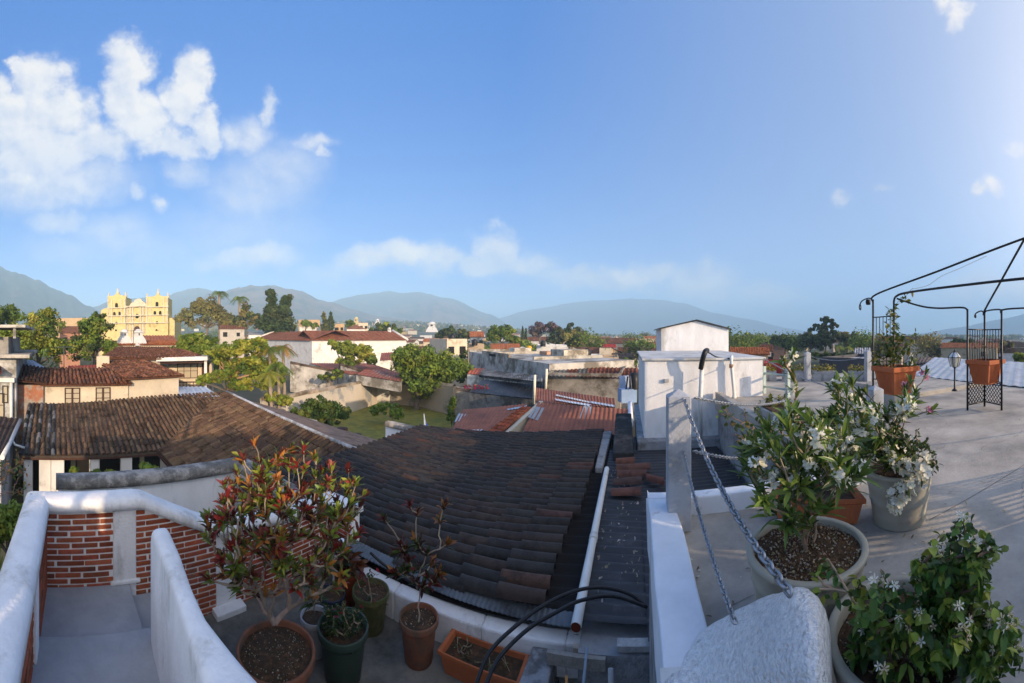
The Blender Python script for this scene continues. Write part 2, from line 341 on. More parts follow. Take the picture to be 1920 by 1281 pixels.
ridge('hill', [(620, 618), (680, 585), (740, 571), (790, 565), (815, 559), (850, 570), (890, 590), (930, 606), (970, 628)], 3000, m_hd, .4, .5)
ridge('hill', [(560, 600), (640, 560), (700, 548), (780, 548), (850, 562), (920, 590), (1000, 640)], 3300, m_hg, .5, .5, .6)
ridge('volcano', [(800, 640), (900, 606), (1000, 580), (1070, 568), (1130, 563), (1180, 560), (1230, 562), (1280, 568), (1340, 587), (1400, 598), (1480, 616), (1560, 632)], 4300, m_hg, .5, .5, .4)
ridge('hill', [(1560, 640), (1640, 632), (1720, 626), (1800, 614), (1880, 598), (1960, 580), (1975, 576)], 3600, m_hg, .5, .5, .5)
ridge('hill', [(1300, 640), (1420, 634), (1500, 633), (1600, 634), (1700, 636), (1820, 630), (1960, 628)], 2400, m_hg, .4, .5, 1)
# ---------------------------------------------------------------- haze
mb = MB(); mb.box((0, 3250, 232), (11000, 7400, 494))
hz = mb.build('haze', bpy.data.materials.new('haze air'), kind='stuff')
hm = hz.data.materials[0]; hm.use_nodes = True; hn = hm.node_tree.nodes; hn.remove(hn['Principled BSDF'])
pv = hn.new('ShaderNodeVolumePrincipled'); pv.inputs['Color'].default_value = (.51, .765, 1, 1); pv.inputs['Density'].default_value = 4.5e-4
pv.inputs['Anisotropy'].default_value = -0.2
hm.node_tree.links.new(pv.outputs[0], hn['Material Output'].inputs['Volume'])
# ---------------------------------------------------------------- materials of the rooftop
m_white = mat('white stucco', (.75, .75, .765), .9, .18, 3.4, (.46, .45, .43), .4, 34, thresh=.62, soft=.14, streak=.4, spec=.15)
m_rough = mat('rough stucco', (.84, .85, .88), .9, .38, 50, (.50, .51, .54), 1.8, 60, thresh=.64, spec=.15)  # fine colour speckle stands in for grain shading, plus dirt in the pits
m_curb = mat('worn white paint', (.66, .70, .77), .85, .12, 5, (.30, .30, .30), .3, 70, thresh=.66, soft=.08, spec=.2)
m_conc = mat('terrace concrete', (.40, .37, .33), .85, .34, 1.6, (.25, .24, .225), .22, 30, thresh=.54, soft=.2, spec=.3)
m_step = mat('stair cement', (.36, .37, .40), .8, .12, 2.0, (.22, .23, .25), .25, 50, thresh=.55, soft=.3, spec=.25)
m_brick = mat('old brick', (.34, .09, .042), .85, .4, 11, (.24, .10, .07), .8, 70, thresh=.58, spec=.2)
m_mortar = mat('white mortar', (.80, .80, .80), .95, .12, 12, (.5, .48, .47), .4, 60, thresh=.66)
m_grey = mat('grey cement', (.30, .31, .33), .9, .25, 6, (.17, .17, .17), .6, 50, thresh=.56)
m_tile = mat('barrel tile', (1, 1, 1), .75, .30, 9, (.40, .39, .40), .6, 60, thresh=.56, soft=.2, spec=.35)
m_blackroof = mat('tarred corrugated sheet', (.030, .032, .038), .55, .35, 5, (.085, .085, .09), .3, 40, thresh=.62, spec=.4)
m_flash = mat('zinc flashing', (.13, .145, .16), .5, .3, 4, (.06, .06, .065), .2, 30, thresh=.52, metal=.3)
m_pvc = mat('white plastic pipe', (.62, .63, .62), .5, .1, 6, (.40, .38, .35), 0, thresh=.66)
m_hose = mat('black hose', (.014, .015, .018), .45, .2, 10)
m_iron = mat('black wrought iron', (.012, .012, .014), .5, .3, 20, (.06, .03, .015), 0, thresh=.68, spec=.4)
m_terra = mat('terracotta', (.42, .125, .05), .85, .18, 5, (.30, .11, .06), .3, 60, thresh=.60, spec=.2)
m_terrad = mat('old terracotta', (.24, .095, .055), .9, .25, 6, (.12, .08, .055), .4, 60, thresh=.54)
m_greypot = mat('beige plastic pot', (.33, .32, .27), .6, .08, 4, (.27, .25, .21), .1, 60, thresh=.6, spec=.35)
m_soil = mat('potting soil', (.055, .033, .018), .95, .5, 30, (.12, .06, .03), 1.0, 60, thresh=.55)
m_chain = mat('galvanised chain', (.32, .35, .40), .4, .3, 30, (.16, .15, .15), metal=.7, thresh=.6)
m_leaf = mat('leaf', (1, 1, 1), .36, .2, 6, spec=.35, transl=.28)
m_petal = mat('petal', (1, 1, 1), .6, .05, 6, spec=.2, transl=.35)
m_bark = mat('bark', (1, 1, 1), .9, .35, 20, bump=.6, bscale=60)
m_pebble = mat('pumice grit', (.42, .38, .33), .9, .5, 40)
# ---------------------------------------------------------------- terrace slab and curbs
FZ = -1.60; LZ = -1.07                                # lower floor, landing
mb = MB()
mb.gbox(-3, 3.05, .125, 2.0, -.25, 0); mb.gbox(-3, 12.4, 2.0, 9.5, -.2495, 0)
mb.build('roof_terrace', m_conc, org=(0, 0, 0), kind='structure')
t = thing('terrace_building', 'rendered grey flank of the house under the roof terrace beside the dark tiled roof', 'building', G(3, 4, GZ))
mb = MB(); mb.gbox(-3, 3.045, .135, 1.99, GZ, -.25); mb.gbox(-3, 12.38, 2.01, 9.45, GZ, -.2505); mb.build('wall', m_grey, t)
def curb(name, lab, u0, u1, v0, v1, z1, z0=0, m=None):
    mb = MB(); 
    L_ = max(abs(u1 - u0), abs(v1 - v0)); k = max(1, int(L_ / .25)); al = abs(u1 - u0) > abs(v1 - v0); o = len(mb.v)
    for i in range(k + 1):
        s_ = i / k; w = [ru(-.006, .006) for _ in range(4)]
        if al: q = [(u0 + (u1 - u0) * s_, v0 + w[0], z0), (u0 + (u1 - u0) * s_, v0 + w[0], z1 + w[2]), (u0 + (u1 - u0) * s_, v1 + w[1], z1 + w[3]), (u0 + (u1 - u0) * s_, v1 + w[1], z0)]
        else: q = [(u0 + w[0], v0 + (v1 - v0) * s_, z0), (u0 + w[0], v0 + (v1 - v0) * s_, z1 + w[2]), (u1 + w[1], v0 + (v1 - v0) * s_, z1 + w[3]), (u1 + w[1], v0 + (v1 - v0) * s_, z0)]
        for p in q: mb.v.append(tuple(G(*p)))
    for i in range(k):
        for j in range(3): a = o + i * 4 + j; mb.f.append((a, a + 1, a + 5, a + 4)); mb.c.append((1, 1, 1)); mb.sm.append(False)
    mb.f += [(o, o + 1, o + 2, o + 3), (o + k * 4 + 3, o + k * 4 + 2, o + k * 4 + 1, o + k * 4)]; mb.c += [(1, 1, 1)] * 2; mb.sm += [False] * 2
    return tag(mb.build(name, m or m_curb, bev=.012), lab, 'curb')
curb('terrace_curb', 'chipped white painted curb beside the long drop to the corrugated roof', 1.42, 2.93, .12, .335, .15, -.25)
curb('terrace_curb', 'white topped back curb behind the grey chain post and the big pot', 2.94, 3.075, .12, 2.1, .15, -.25)
curb('terrace_curb', 'white side curb running from the oleanders toward the white utility room', 3.09, 8.4, 1.93, 2.08, .15, -.25, m_conc)  # grey material stands in for the shade on this white curb's side
curb('terrace_curb', 'low grey kerb under the lamp post on the far side of the terrace', 6.3, 6.5, 6.25, 9.3, .11, m=m_conc)
curb('terrace_curb', 'grey kerb crossing the terrace behind the iron gazebo planters', 6.52, 9.2, 6.25, 6.42, .09, m=m_conc)
# ---------------------------------------------------------------- rounded rough parapet end, close by
mb = MB(); st_ = [(1226, 1330, 1.16), (1240, 1288, 1.20), (1262, 1246, 1.27), (1310, 1192, 1.36), (1345, 1170, 1.33), (1380, 1150, 1.28), (1410, 1135, 1.23), (1440, 1121, 1.17), (1468, 1110, 1.12), (1492, 1104, 1.08), (1515, 1107, 1.05), (1534, 1122, 1.03), (1548, 1150, 1.02), (1556, 1190, 1.0), (1560, 1250, .99), (1562, 1340, .98)]
NS = 13; o = 0
fin = []
for a, b in zip(st_, st_[1:]):
    for k in range(3): fin.append(tuple(a[i] + (b[i] - a[i]) * k / 3 for i in range(3)))
fin.append(st_[-1])
for (px, py, r_) in fin:
    zt = CZ + (r_ + .20) * (HY - py) / F
    for k in range(NS):
        t_ = math.pi * k / (NS - 1); rr = r_ + .10 - .17 * math.cos(math.pi - t_) * -1 * -1
        rr = r_ + .13 - .19 * math.cos(t_); zz = zt - .16 * (1 - math.sin(t_) ** .7)
        p = PG(px, rr, zz); nn = mnoise.fractal((p.x * 9, p.y * 9, p.z * 9), 1, 2, 3) * .012; mb.v.append((p.x, p.y, p.z + nn))
    for rr in (r_ + .33, r_ - .07): p = PG(px, rr, -.3); mb.v.append(tuple(p))
W_ = NS + 2
for i in range(len(fin) - 1):
    for k in range(NS - 1): a = i * W_ + k; mb.f.append((a, a + 1, a + W_ + 1, a + W_)); mb.c.append((1, 1, 1)); mb.sm.append(True)
    a = i * W_; mb.f.append((a + NS - 1, a + NS, a + W_ + NS, a + W_ + NS - 1)); mb.f.append((a, a + W_, a + W_ + NS + 1, a + NS + 1)); mb.c += [(1, 1, 1)] * 2; mb.sm += [True] * 2
e_ = (len(fin) - 1) * W_; mb.f.append(tuple([e_ + k for k in range(NS + 2)])); mb.c.append((1, 1, 1)); mb.sm.append(False)
tag(mb.build('parapet', m_rough), 'rough white rounded parapet end at the bottom where the chains are fixed', 'parapet')
# ---------------------------------------------------------------- chain posts and chains
def post(u, v, zt, w, lab, z0=0, grp=None, m=None):
    mb = MB(); h = w / 2; c = G(u, v, 0)
    mb.box(G(u, v, (zt + z0) / 2), (w, w, zt - z0), GU, -GV)
    q = [G(u + a * h, v + b * h, zt) for a, b in ((-1, -1), (1, -1), (1, 1), (-1, 1))] + [G(u, v, zt + w * .32)]
    mb.add(q, [(0, 1, 4), (1, 2, 4), (2, 3, 4), (3, 0, 4)]); 
    return tag(mb.build('chain_post', m or m_post, bev=.008), lab, 'post', grp)
m_post = mat('grey painted post', (.36, .38, .42), .75, .12, 3, (.26, .27, .29), .3, 40, thresh=.62)
post(2.78, .345, 1.0, .175, 'tall grey post with pointed top at the corner of the white curbs')
pp = PR(1640, 745, 5.6); post(pp.dot(GU), pp.dot(GV), 1.45 - 5.6 * 98 / F, .2, 'grey pointed post half hidden by the oleander flowers')
for px, r_, zt, lab in ((1514, 12.0, .93, 'slim grey post between the two long far planters'), (1627, 12.0, .97, 'slim grey post at the end of the far planters beside the gazebo'), (1706, 13, .86, 'slim grey post seen over the rim of the big square terracotta planter')):
    p = PG(px, r_, 0); post(p.dot(GU), p.dot(GV), zt, .17, lab)
def link(mb, c, d, up, L_, w, th):
    s_ = d.cross(up).normalized(); pts = []; n = 10
    for k in range(n):
        t = 2 * math.pi * k / n; q = math.cos(t); pts.append(c + d * (math.copysign(abs(q) ** .7, q) * L_ / 2) + s_ * (math.sin(t) * w / 2))
    o = len(mb.v); m = 5
    for i in range(n):
        dd = (pts[(i + 1) % n] - pts[i - 1]).normalized(); a = up.cross(dd).normalized()
        for k in range(m): t = 2 * math.pi * k / m; mb.v.append(tuple(pts[i] + (a * math.cos(t) + up * math.sin(t)) * th))
    for i in range(n):
        for k in range(m): i2 = (i + 1) % n; k2 = (k + 1) % m; mb.f.append((o + i * m + k, o + i2 * m + k, o + i2 * m + k2, o + i * m + k2)); mb.c.append((1, 1, 1)); mb.sm.append(True)
def chain(p0, p1, sag, lab, L_=.042, th=.0045, m=None):
    p0 = Vector(p0); p1 = Vector(p1); mb = MB(); D_ = (p1 - p0).length; k = int(D_ * (1 + 2 * sag * sag / D_ / D_) / (L_ * .72))
    f = lambda s_: p0.lerp(p1, s_) + Vector((0, 0, -4 * sag * s_ * (1 - s_)))
    for i in range(k):
        s_ = (i + .5) / k; d = (f(min(1, s_ + .01)) - f(max(0, s_ - .01))).normalized(); u = d.cross(Vector((0, 0, 1))).normalized(); v = u.cross(d)
        up = (u + v * .35).normalized() if i % 2 else (v - u * .35).normalized()
        up = (up - d * up.dot(d)).normalized(); link(mb, f(s_), d, up, L_, L_ * .55, th)
    return tag(mb.build('chain', m or m_chain), lab, 'chain')
chain(PR(1283, 748, 2.72), PR(1482, 1112, 1.09), .10, 'heavy galvanised chain from the top of the grey post to the rough parapet', .048, .0055)
chain(PR(1281, 846, 2.72), PR(1378, 1168, 1.2), .05, 'lower thinner galvanised chain between the grey post and the parapet', .036, .004)
chain(PR(1303, 746, 2.85), PR(1470, 752, 4.8), .05, 'dark chain from the grey post crossing in front of the utility room')
chain(PR(1300, 846, 2.85), PR(1475, 848, 4.6), .06, 'lower chain hanging over the black roof toward the oleander')
chain(PR(1432, 672, 8.6), PR(1640, 742, 5.7), .12, 'dark sagging chain running from the utility room to the hidden post')
chain(PR(1518, 668, 12), PR(1623, 668, 12), .14, 'thin distant chain hanging between the far posts')
# ---------------------------------------------------------------- tiled roof below
def rz(v): return -1.12 + .065 * (v + .75) if v < -.75 else -1.12
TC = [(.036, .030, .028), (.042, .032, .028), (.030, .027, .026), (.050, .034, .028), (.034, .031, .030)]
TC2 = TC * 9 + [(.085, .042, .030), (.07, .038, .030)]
t = thing('tiled_roof_house', 'low house with dark barrel tiled roof in the shade under the terrace', 'house', G(6.3, -3.4, GZ))
mb = MB(); rows = []
k = 0; u = 3.42
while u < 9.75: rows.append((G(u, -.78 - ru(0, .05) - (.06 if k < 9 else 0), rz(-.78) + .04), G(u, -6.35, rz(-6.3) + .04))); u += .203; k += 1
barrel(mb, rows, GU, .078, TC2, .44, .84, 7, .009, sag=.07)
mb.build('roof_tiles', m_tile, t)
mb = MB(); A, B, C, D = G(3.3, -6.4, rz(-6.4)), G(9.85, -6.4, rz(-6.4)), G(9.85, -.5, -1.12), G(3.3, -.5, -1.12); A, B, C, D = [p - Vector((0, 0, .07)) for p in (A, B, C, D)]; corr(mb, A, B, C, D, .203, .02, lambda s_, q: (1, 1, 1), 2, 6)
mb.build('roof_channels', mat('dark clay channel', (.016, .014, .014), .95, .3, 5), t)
mb = MB(); mb.prism([G(3.32, -6.38, -1.56), G(9.8, -6.38, -1.56), G(9.8, -.5, -1.28), G(3.32, -.5, -1.28)], 5.0); mb.build('wall', m_grey, t)
t = thing('corrugated_roof', 'black corrugated roof strip with grit between the white pipe and terrace', 'roof', G(5, -.2, -1.3))
mb = MB(); corr(mb, G(3.3, -.52, -1.115), G(8.3, -.52, -1.115), G(8.3, .13, -1.14), G(3.3, .13, -1.14), .16, .016, lambda s_, q: jit((1, 1, 1), .1), 1, 6); mb.build('sheet', m_blackroof, t)
mb = MB()
for i in range(70):
    p = G(ru(3.4, 7.2), ru(-.42, .08), -1.09 + ru(0, .015)); s_ = ru(.008, .03)
    mb.add([p + rvec() * s_ for _ in range(6)], [(0, 1, 2), (2, 3, 4), (0, 4, 5), (1, 3, 5), (0, 2, 4)], jit((1, 1, 1), .3))
mb.build('grit', m_pebble, t, kind='stuff')
t = thing('corrugated_roof', 'wide black corrugated roof in front of the white utility room', 'roof', G(5.7, 1, -1.3))
mb = MB(); corr(mb, G(3.1, .13, -1.13), G(8.4, .13, -1.13), G(8.4, 1.93, -1.10), G(3.1, 1.93, -1.10), .16, .016, lambda s_, q: jit((1, 1, 1), .1), 1, 6); mb.build('sheet', m_blackroof, t)
mb = MB(); mb.gbox(3.1, 9.9, -.47, 1.92, GZ, -1.25); mb.build('wall', m_grey, t)
# loose tiles, mouldy low wall
mb = MB(); barrel(mb, [(G(6.95, -.28, -1.05), G(6.95, .30, -1.05)), (G(6.65, -.25, -1.06), G(6.62, .22, -1.06)), (G(6.28, -.30, -1.06), G(6.28, .12, -1.06)), (G(7.3, -.3, -1.05), G(7.3, 0, -1.05)), (G(6.45, .25, -1.05), G(6.2, .5, -1.05)), (G(5.9, -.31, -1.08), G(5.9, .1, -1.08))], GU, .10, [(.12, .05, .035), (.075, .042, .034), (.16, .06, .038)], .45, .6, 6)
tag(mb.build('loose_tiles', m_tile), 'loose broken clay tiles lying on the black strip by the mouldy wall', 'tiles')
mb = MB(); mb.prism([G(7.6, -.42, -.95), G(10.6, -.50, -.75), G(10.6, -.05, -.75), G(7.6, .02, -.95)], .9); tag(mb.build('low_wall', mat('mouldy render', (.035, .035, .035), .95, .5, 3, (.12, .10, .09), .8, 30, thresh=.58), bev=.03), 'black mouldy low wall beside the left face of the utility room', 'wall')
mb = MB(); mb.prism([G(7.1, -.74, -1.085), G(9.8, -.79, -1.06), G(9.8, -.56, -1.07), G(7.1, -.60, -1.09)], .12); tag(mb.build('mortar_strip', m_grey, bev=.02), 'grey mortar strip sealing the right edge of the tiled roof', 'strip')
# gutter band, pipe, hoses, beam
mb = MB(); pts = [G(3.19, -3.35, -1.33), G(3.21, -2.4, -1.33), G(3.25, -1.4, -1.33), G(3.30, -.6, -1.33), G(3.40, .12, -1.33)]
for a, b in zip(pts, pts[1:]): mb.prism([a - GU * .07 + Vector((0, 0, .03)), b - GU * .07 + Vector((0, 0, .03)), b + GU * .07 + Vector((0, 0, .06)), a + GU * .07 + Vector((0, 0, .06))], .32)
tag(mb.build('eave_wall', m_white, bev=.02), 'narrow white painted wall under the lower edge of the tiled roof', 'wall')
mb = MB()
for off in (0, .05): corr(mb, G(3.26, -3.3, -1.19 - off * .2), G(3.26, -.45, -1.17), G(3.42, -.45, -1.15), G(3.42, -3.3, -1.15), .05, .006)
tag(mb.build('gutter', m_flash), 'thin metal gutter lip between white eave wall and tiles', 'gutter')
mb = MB(); mb.tube([G(6.85, -.49, -1.02), G(5.5, -.49, -1.03), G(4.0, -.485, -1.02), G(3.05, -.48, -1.0)], .046, 12, (1, 1, 1), False)
for k in range(14): pass
t = tag(mb.build('drain_pipe', m_pvc), 'long white plastic drain pipe lying along the edge of the tiled roof', 'pipe')
mb = MB(); mb.tube([G(3.07, -.48, -.999), G(3.0499, -.48, -.999)], .041, 12, (.5, .22, .15)); mb.build('pipe_mouth', m_terrad, t)
mb = MB(); mb.tube([G(4.42, -.485, -1.02), G(4.54, -.485, -1.02)], .052, 12, (.85, .85, .85)); mb.build('collar', m_pvc, t)
def spline(P, k=8):
    out = []; P = [Vector(p) for p in P]; n = len(P)
    for i in range(n - 1):
        p0, p1, p2, p3 = P[max(0, i - 1)], P[i], P[i + 1], P[min(n - 1, i + 2)]
        for j in range(k):
            t = j / k; out.append(.5 * ((2 * p1) + (p2 - p0) * t + (2 * p0 - 5 * p1 + 4 * p2 - p3) * t * t + (3 * p1 - p0 - 3 * p2 + p3) * t ** 3))
    return out + [P[-1]]
for P, lab in (([(888, 1300, 2.35), (915, 1228, 2.55), (960, 1180, 2.75), (1020, 1135, 2.95), (1080, 1108, 3.1), (1130, 1102, 3.2), (1180, 1114, 3.2), (1214, 1140, 3.15)], 'upper black hose arching from the floor over the eave wall'),
               ([(903, 1305, 2.3), (935, 1235, 2.5), (990, 1180, 2.7), (1040, 1150, 2.85), (1090, 1126, 3.0), (1150, 1118, 3.1), (1212, 1138, 3.1)], 'lower black hose arching beside the first over the white pipe'),
               ([(694, 1036, 3.95), (715, 1055, 3.9), (748, 1078, 3.85), (790, 1102, 3.8)], 'short black hose at the end of the brick wall above the mossy pot')):
    mb = MB(); mb.tube(spline([PR(*p) for p in P], 6), .0145, 8); tag(mb.build('hose', m_hose), lab, 'hose')
mb = MB(); mb.prism([G(2.6, -.93, -1.37), G(3.30, -.90, -1.36), G(3.30, -.68, -1.36), G(2.6, -.69, -1.37)], .25); tag(mb.build('concrete_beam', mat('rough concrete', (.30, .31, .33), .95, .4, 10, (.15, .15, .15), 1, 60, thresh=.5), bev=.02), 'rough broken concrete beam end beside the terracotta trough', 'beam')
mb = MB(); mb.tube([PR(1101, 1214, 3.1), PR(1093, 1290, 2.9), PR(1090, 1400, 2.7)], .012, 8, (.45, .55, .7)); tag(mb.build('thin_pipe', m_pvc), 'thin bluish pipe going down into the dark gap', 'pipe')
mb = MB(); mb.tube([PR(1145, 1254, 2.9), PR(1146, 1330, 2.8), PR(1147, 1450, 2.7)], .022, 10, (.6, .6, .62)); tag(mb.build('vent_pipe', m_pvc), 'open grey pipe stub in the dark gap', 'pipe')
mb = MB(); mb.tube([PR(1062, 1268, 2.9), PR(1063, 1300, 2.8)], .012, 8, (.8, .35, .1)); tag(mb.build('orange_pipe', m_pvc), 'small orange conduit end sticking up in the dark gap', 'pipe')
mb = MB(); mb.box(PR(1120, 1222, 3.2), (.42, .05, .06), GV, GU, None, (.5, .42, .35)); mb.box(PR(1080, 1240, 3.1), (.5, .04, .1), GV, GU, None, (.3, .28, .25)); mb.box(PR(1190, 1210, 3.15), (.3, .09, .05), GV, GU, None, (.4, .4, .4)); tag(mb.build('roof_timbers', m_bark), 'dark timbers crossing the gap under the corrugated roof edge', 'timber')
# ---------------------------------------------------------------- white utility room with its water-tank hut
t = thing('utility_room', 'white plastered utility room with flat roof and two pipes on its face', 'building', G(10.6, 1.6, -1.25))
mb = MB(); mb.prism([G(8.5, .26, .90), G(13, .2, .90), G(13, 3.14, .90), G(8.5, 3.14, .90)], 2.15); mb.build('wall', m_white, t, bev=.015)
mb = MB(); mb.prism([G(8.44, .2, .955), G(13.06, .14, .955), G(13.06, 3.2, .955), G(8.44, 3.2, .955)], .055); mb.build('roof', mat('pale roof screed', (.55, .56, .57), .9, .2, 3, (.35, .35, .34), .4, 30, thresh=.55), t, bev=.01)
mb = MB(); mb.prism([G(8.3, .1, -.90), G(8.7, .1, -.88), G(8.7, 3.2, -.88), G(8.3, 3.2, -.90)], .35); mb.prism([G(8.7, .08, -.93), G(13.0, .04, -.93), G(13, .3, -.93), G(8.7, .3, -.93)], .3); mb.build('plinth', m_grey, t, bev=.03)
mb = MB(); P = [PR(1313, 835, 8.45), PR(1313, 750, 8.4), PR(1316, 690, 8.4), PR(1320, 670, 8.38), PR(1323, 658, 8.5), PR(1325, 655, 8.7)]
mb.tube(P[:3], .05, 10); mb.build('pipe', m_pvc, t)
mb = MB(); mb.tube(spline([PR(1314, 692, 8.38), PR(1317, 676, 8.34), PR(1322, 660, 8.34), PR(1326, 657, 8.6)], 4), .06, 10); mb.tube(spline([PR(1320, 660, 8.4), PR(1330, 662, 8.5), PR(1345, 670, 8.8), PR(1372, 673, 8.7)], 5), .016, 6); mb.build('elbow', m_hose, t)
mb = MB(); mb.tube([PR(1379, 800, 8.75), PR(1377, 745, 8.7), PR(1372, 690, 8.7), PR(1371, 672, 8.7), PR(1372, 668, 8.95)], .04, 8); mb.tube([PR(1376, 748, 8.7), PR(1377, 742, 8.7)], .055, 8); mb.tube([PR(1371, 690, 8.7), PR(1371, 683, 8.7)], .05, 8, (.5, .3, .2)); mb.build('pipe', m_pvc, t)
mb = MB(); mb.box(PR(1250, 714, 8.5), (.10, .06, .08), GV, GU, None, (.6, .6, .6)); mb.build('bracket', m_pvc, t)
t = thing('tank_hut', 'small white gabled hut standing behind the flat roof of the utility room', 'hut', G(14.6, 2.3, .9))
e, q_ = 1.74, 2.03; v0, v1, vm = 1.02, 3.52, 2.3
mb = MB()
fr = [G(13.2, v0, -.5), G(13.2, v1, -.5), G(13.2, v1, e), G(13.2, vm, q_), G(13.2, v0, e)]; bk = [p + GU * 2.9 for p in fr]
mb.add(fr + bk, [(0, 1, 2, 3, 4), (9, 8, 7, 6, 5), (0, 5, 6, 1), (1, 6, 7, 2), (4, 9, 5, 0)]); mb.build('wall', m_white, t)
mb = MB(); 
for (va, za, vb, zb2) in ((v0 - .1, e + .0, vm, q_ + .03), (vm, q_ + .03, v1 + .08, e + .0)): mb.prism([G(13.1, va, za + .03), G(13.1, vb, zb2 + .03), G(16.2, vb, zb2 + .03), G(16.2, va, za + .03)], .04)
mb.build('roof', m_blackroof, t)
# ---------------------------------------------------------------- brick parapets and stairs on the left
def brickwall(parent, A, B, N, z0, ztop, thick=.15, side='brick_panel', bl=.262, bh=.040, j=.0195, cap=.05):
    """A->B along the foot, N towards the viewer; ztop(s) = height of the panel along it"""
    A = Vector(A); B = Vector(B); L_ = (B - A).length; d = (B - A) / L_; mb = MB(); mm = MB(); k = max(1, int(L_ / .3))
    for i in range(k):
        s0, s1 = L_ * i / k, L_ * (i + 1) / k
        mm.prism([A + d * s0 + Vector((0, 0, ztop(s0))), A + d * s1 + Vector((0, 0, ztop(s1))), A + d * s1 - N * thick + Vector((0, 0, ztop(s1))), A + d * s0 - N * thick + Vector((0, 0, ztop(s0)))], (ztop(s0) + ztop(s1)) / 2 - z0)
    z = z0 + .012; c = 0
    while z < max(ztop(0), ztop(L_), ztop(L_ / 2)):
        x = -(bl + j) * .5 * (c % 2) - .02 + ru(-.02, .02)
        while x < L_:
            a, b = max(0.002, x), min(L_ - .002, x + bl + ru(-.012, .012)); zt = min(z + bh, ztop((a + b) / 2) - .002)
            if b - a > .03 and zt - z > .015:
                o = ru(.001, .005); ctr = A + d * (a + b) / 2 + N * (o / 2) + Vector((0, 0, (z + zt) / 2 + ru(-.002, .002)))
                mb.box(ctr, (b - a, o + .02, zt - z), d, N, (Vector((0, 0, 1)) + d * ru(-.012, .012)).normalized(), jit((1, 1, 1), .28) if rnd() > .15 else jit((.62, .6, .62), .2))
            x += bl + j
        z += bh + j; c += 1
    mm.build('mortar', m_mortar, parent); return mb.build(side, m_brick, parent, bev=.004)
def capline(mb, pts, w, h, N=9):
    """rounded coping swept along pts (points on its top centre line)"""
    o = len(mb.v); pts = [Vector(p) for p in pts]; m = len(pts)
    for i, p in enumerate(pts):
        d0 = (pts[i] - pts[i - 1]) if i else (pts[1] - pts[0]); d1 = (pts[min(i + 1, m - 1)] - pts[i]) if i < m - 1 else d0
        d0 = Vector((d0.x, d0.y, 0)).normalized(); d1 = Vector((d1.x, d1.y, 0)).normalized(); d = (d0 + d1).normalized(); s_ = Vector((d.y, -d.x, 0)); k_ = 1 / max(.5, s_.dot(Vector((d0.y, -d0.x, 0))))
        for k in range(N):
            t = math.pi * k / (N - 1); x = -math.cos(t); q = math.copysign(abs(x) ** .6, x); zz = -h * (1 - abs(math.sin(t)) ** .55)
            mb.v.append(tuple(p + s_ * (q * w / 2 * k_) + Vector((0, 0, zz + ru(-.003, .003)))))
    for i in range(m - 1):
        for k in range(N - 1): a = o + i * N + k; mb.f.append((a, a + 1, a + N + 1, a + N)); mb.c.append((1, 1, 1)); mb.sm.append(True)
        mb.f.append((o + i * N, o + (i + 1) * N, o + (i + 1) * N + N - 1, o + i * N + N - 1)); mb.c.append((1, 1, 1)); mb.sm.append(False)
    mb.f.append(tuple(o + k for k in range(N))); mb.f.append(tuple(o + (m - 1) * N + k for k in range(N - 1, -1, -1))); mb.c += [(1, 1, 1)] * 2; mb.sm += [False] * 2
def dens_(P, st=.12):
    out = []
    for a, b in zip(P, P[1:]):
        a = Vector(a); b = Vector(b); k = max(1, int((b - a).length / st)); out += [a.lerp(b, i / k) for i in range(k)]
    return out + [Vector(P[-1])]
t = thing('brick_parapet', 'brick stair parapet with white cap, stepping down behind the potted croton', 'parapet', G(1.6, -3.78, FZ - .4))
CT = -.18
sl = lambda u: CT if u < .81 else (CT - .46 * smooth(.81, 1.72, u) if u < 1.72 else CT - .46 - .06 * (u - 1.72))
sl = lambda u: CT if u < .85 else max(CT - .46, CT - .46 * (u - .85) / .9) - (.07 * max(0, u - 1.75))
for (ua, ub) in ((-.12, .57), (.81, 1.71), (1.96, 3.44)):
    brickwall(t, G(ua, -3.7), G(ub, -3.7), GV, FZ - .4, lambda s_, ua=ua: sl(ua + s_) - .09)
mb = MB()
mb.gbox(.57, .81, -3.86, -3.685, FZ - .4, CT - .09); mb.gbox(1.71, 1.96, -3.86, -3.685, FZ - .4, sl(1.85) - .08); mb.gbox(.54, .85, -3.86, -3.66, LZ, LZ + .04)
mb.gbox(1.66, 2.02, -3.86, -3.55, FZ - .4, FZ + .06); mb.build('pillar', m_white, t, bev=.01)
mb = MB(); capline(mb, dens_([G(-.28, -3.80, CT + .0), G(.80, -3.79, CT), G(.9, -3.79, CT - .02), G(1.72, -3.79, sl(1.72)), G(3.5, -3.79, sl(3.5)), G(3.5, -3.3, sl(3.5))]), .30, .125); mb.build('cap', m_white, t)
brickwall(t, G(3.42, -3.7), G(3.42, -3.3), -GU, FZ - .4, lambda s_: sl(3.5) - .1)
t = thing('brick_parapet', 'side parapet of the stair with broad white cap at the left edge', 'parapet', G(-.25, -2, FZ))
A, B = G(-.11, -3.7), G(-.32, -.5); dd = (B - A).normalized(); NN = Vector((dd.y, -dd.x, 0)); NN = NN if NN.dot(GU) > 0 else -NN
brickwall(t, A, B, NN, LZ - .1, lambda s_: CT - .1)
mb = MB(); capline(mb, dens_([G(-.20, -3.86, CT + .005), G(-.40, -.5, CT + .005)]), .27, .13); mb.build('cap', m_white, t)
mb = MB(); mb.box(A + dd * 1.0 + NN * -.06 + Vector((0, 0, -.72)), (.16, .19, 1.0), dd, NN); mb.build('pillar', m_white, t, bev=.008)
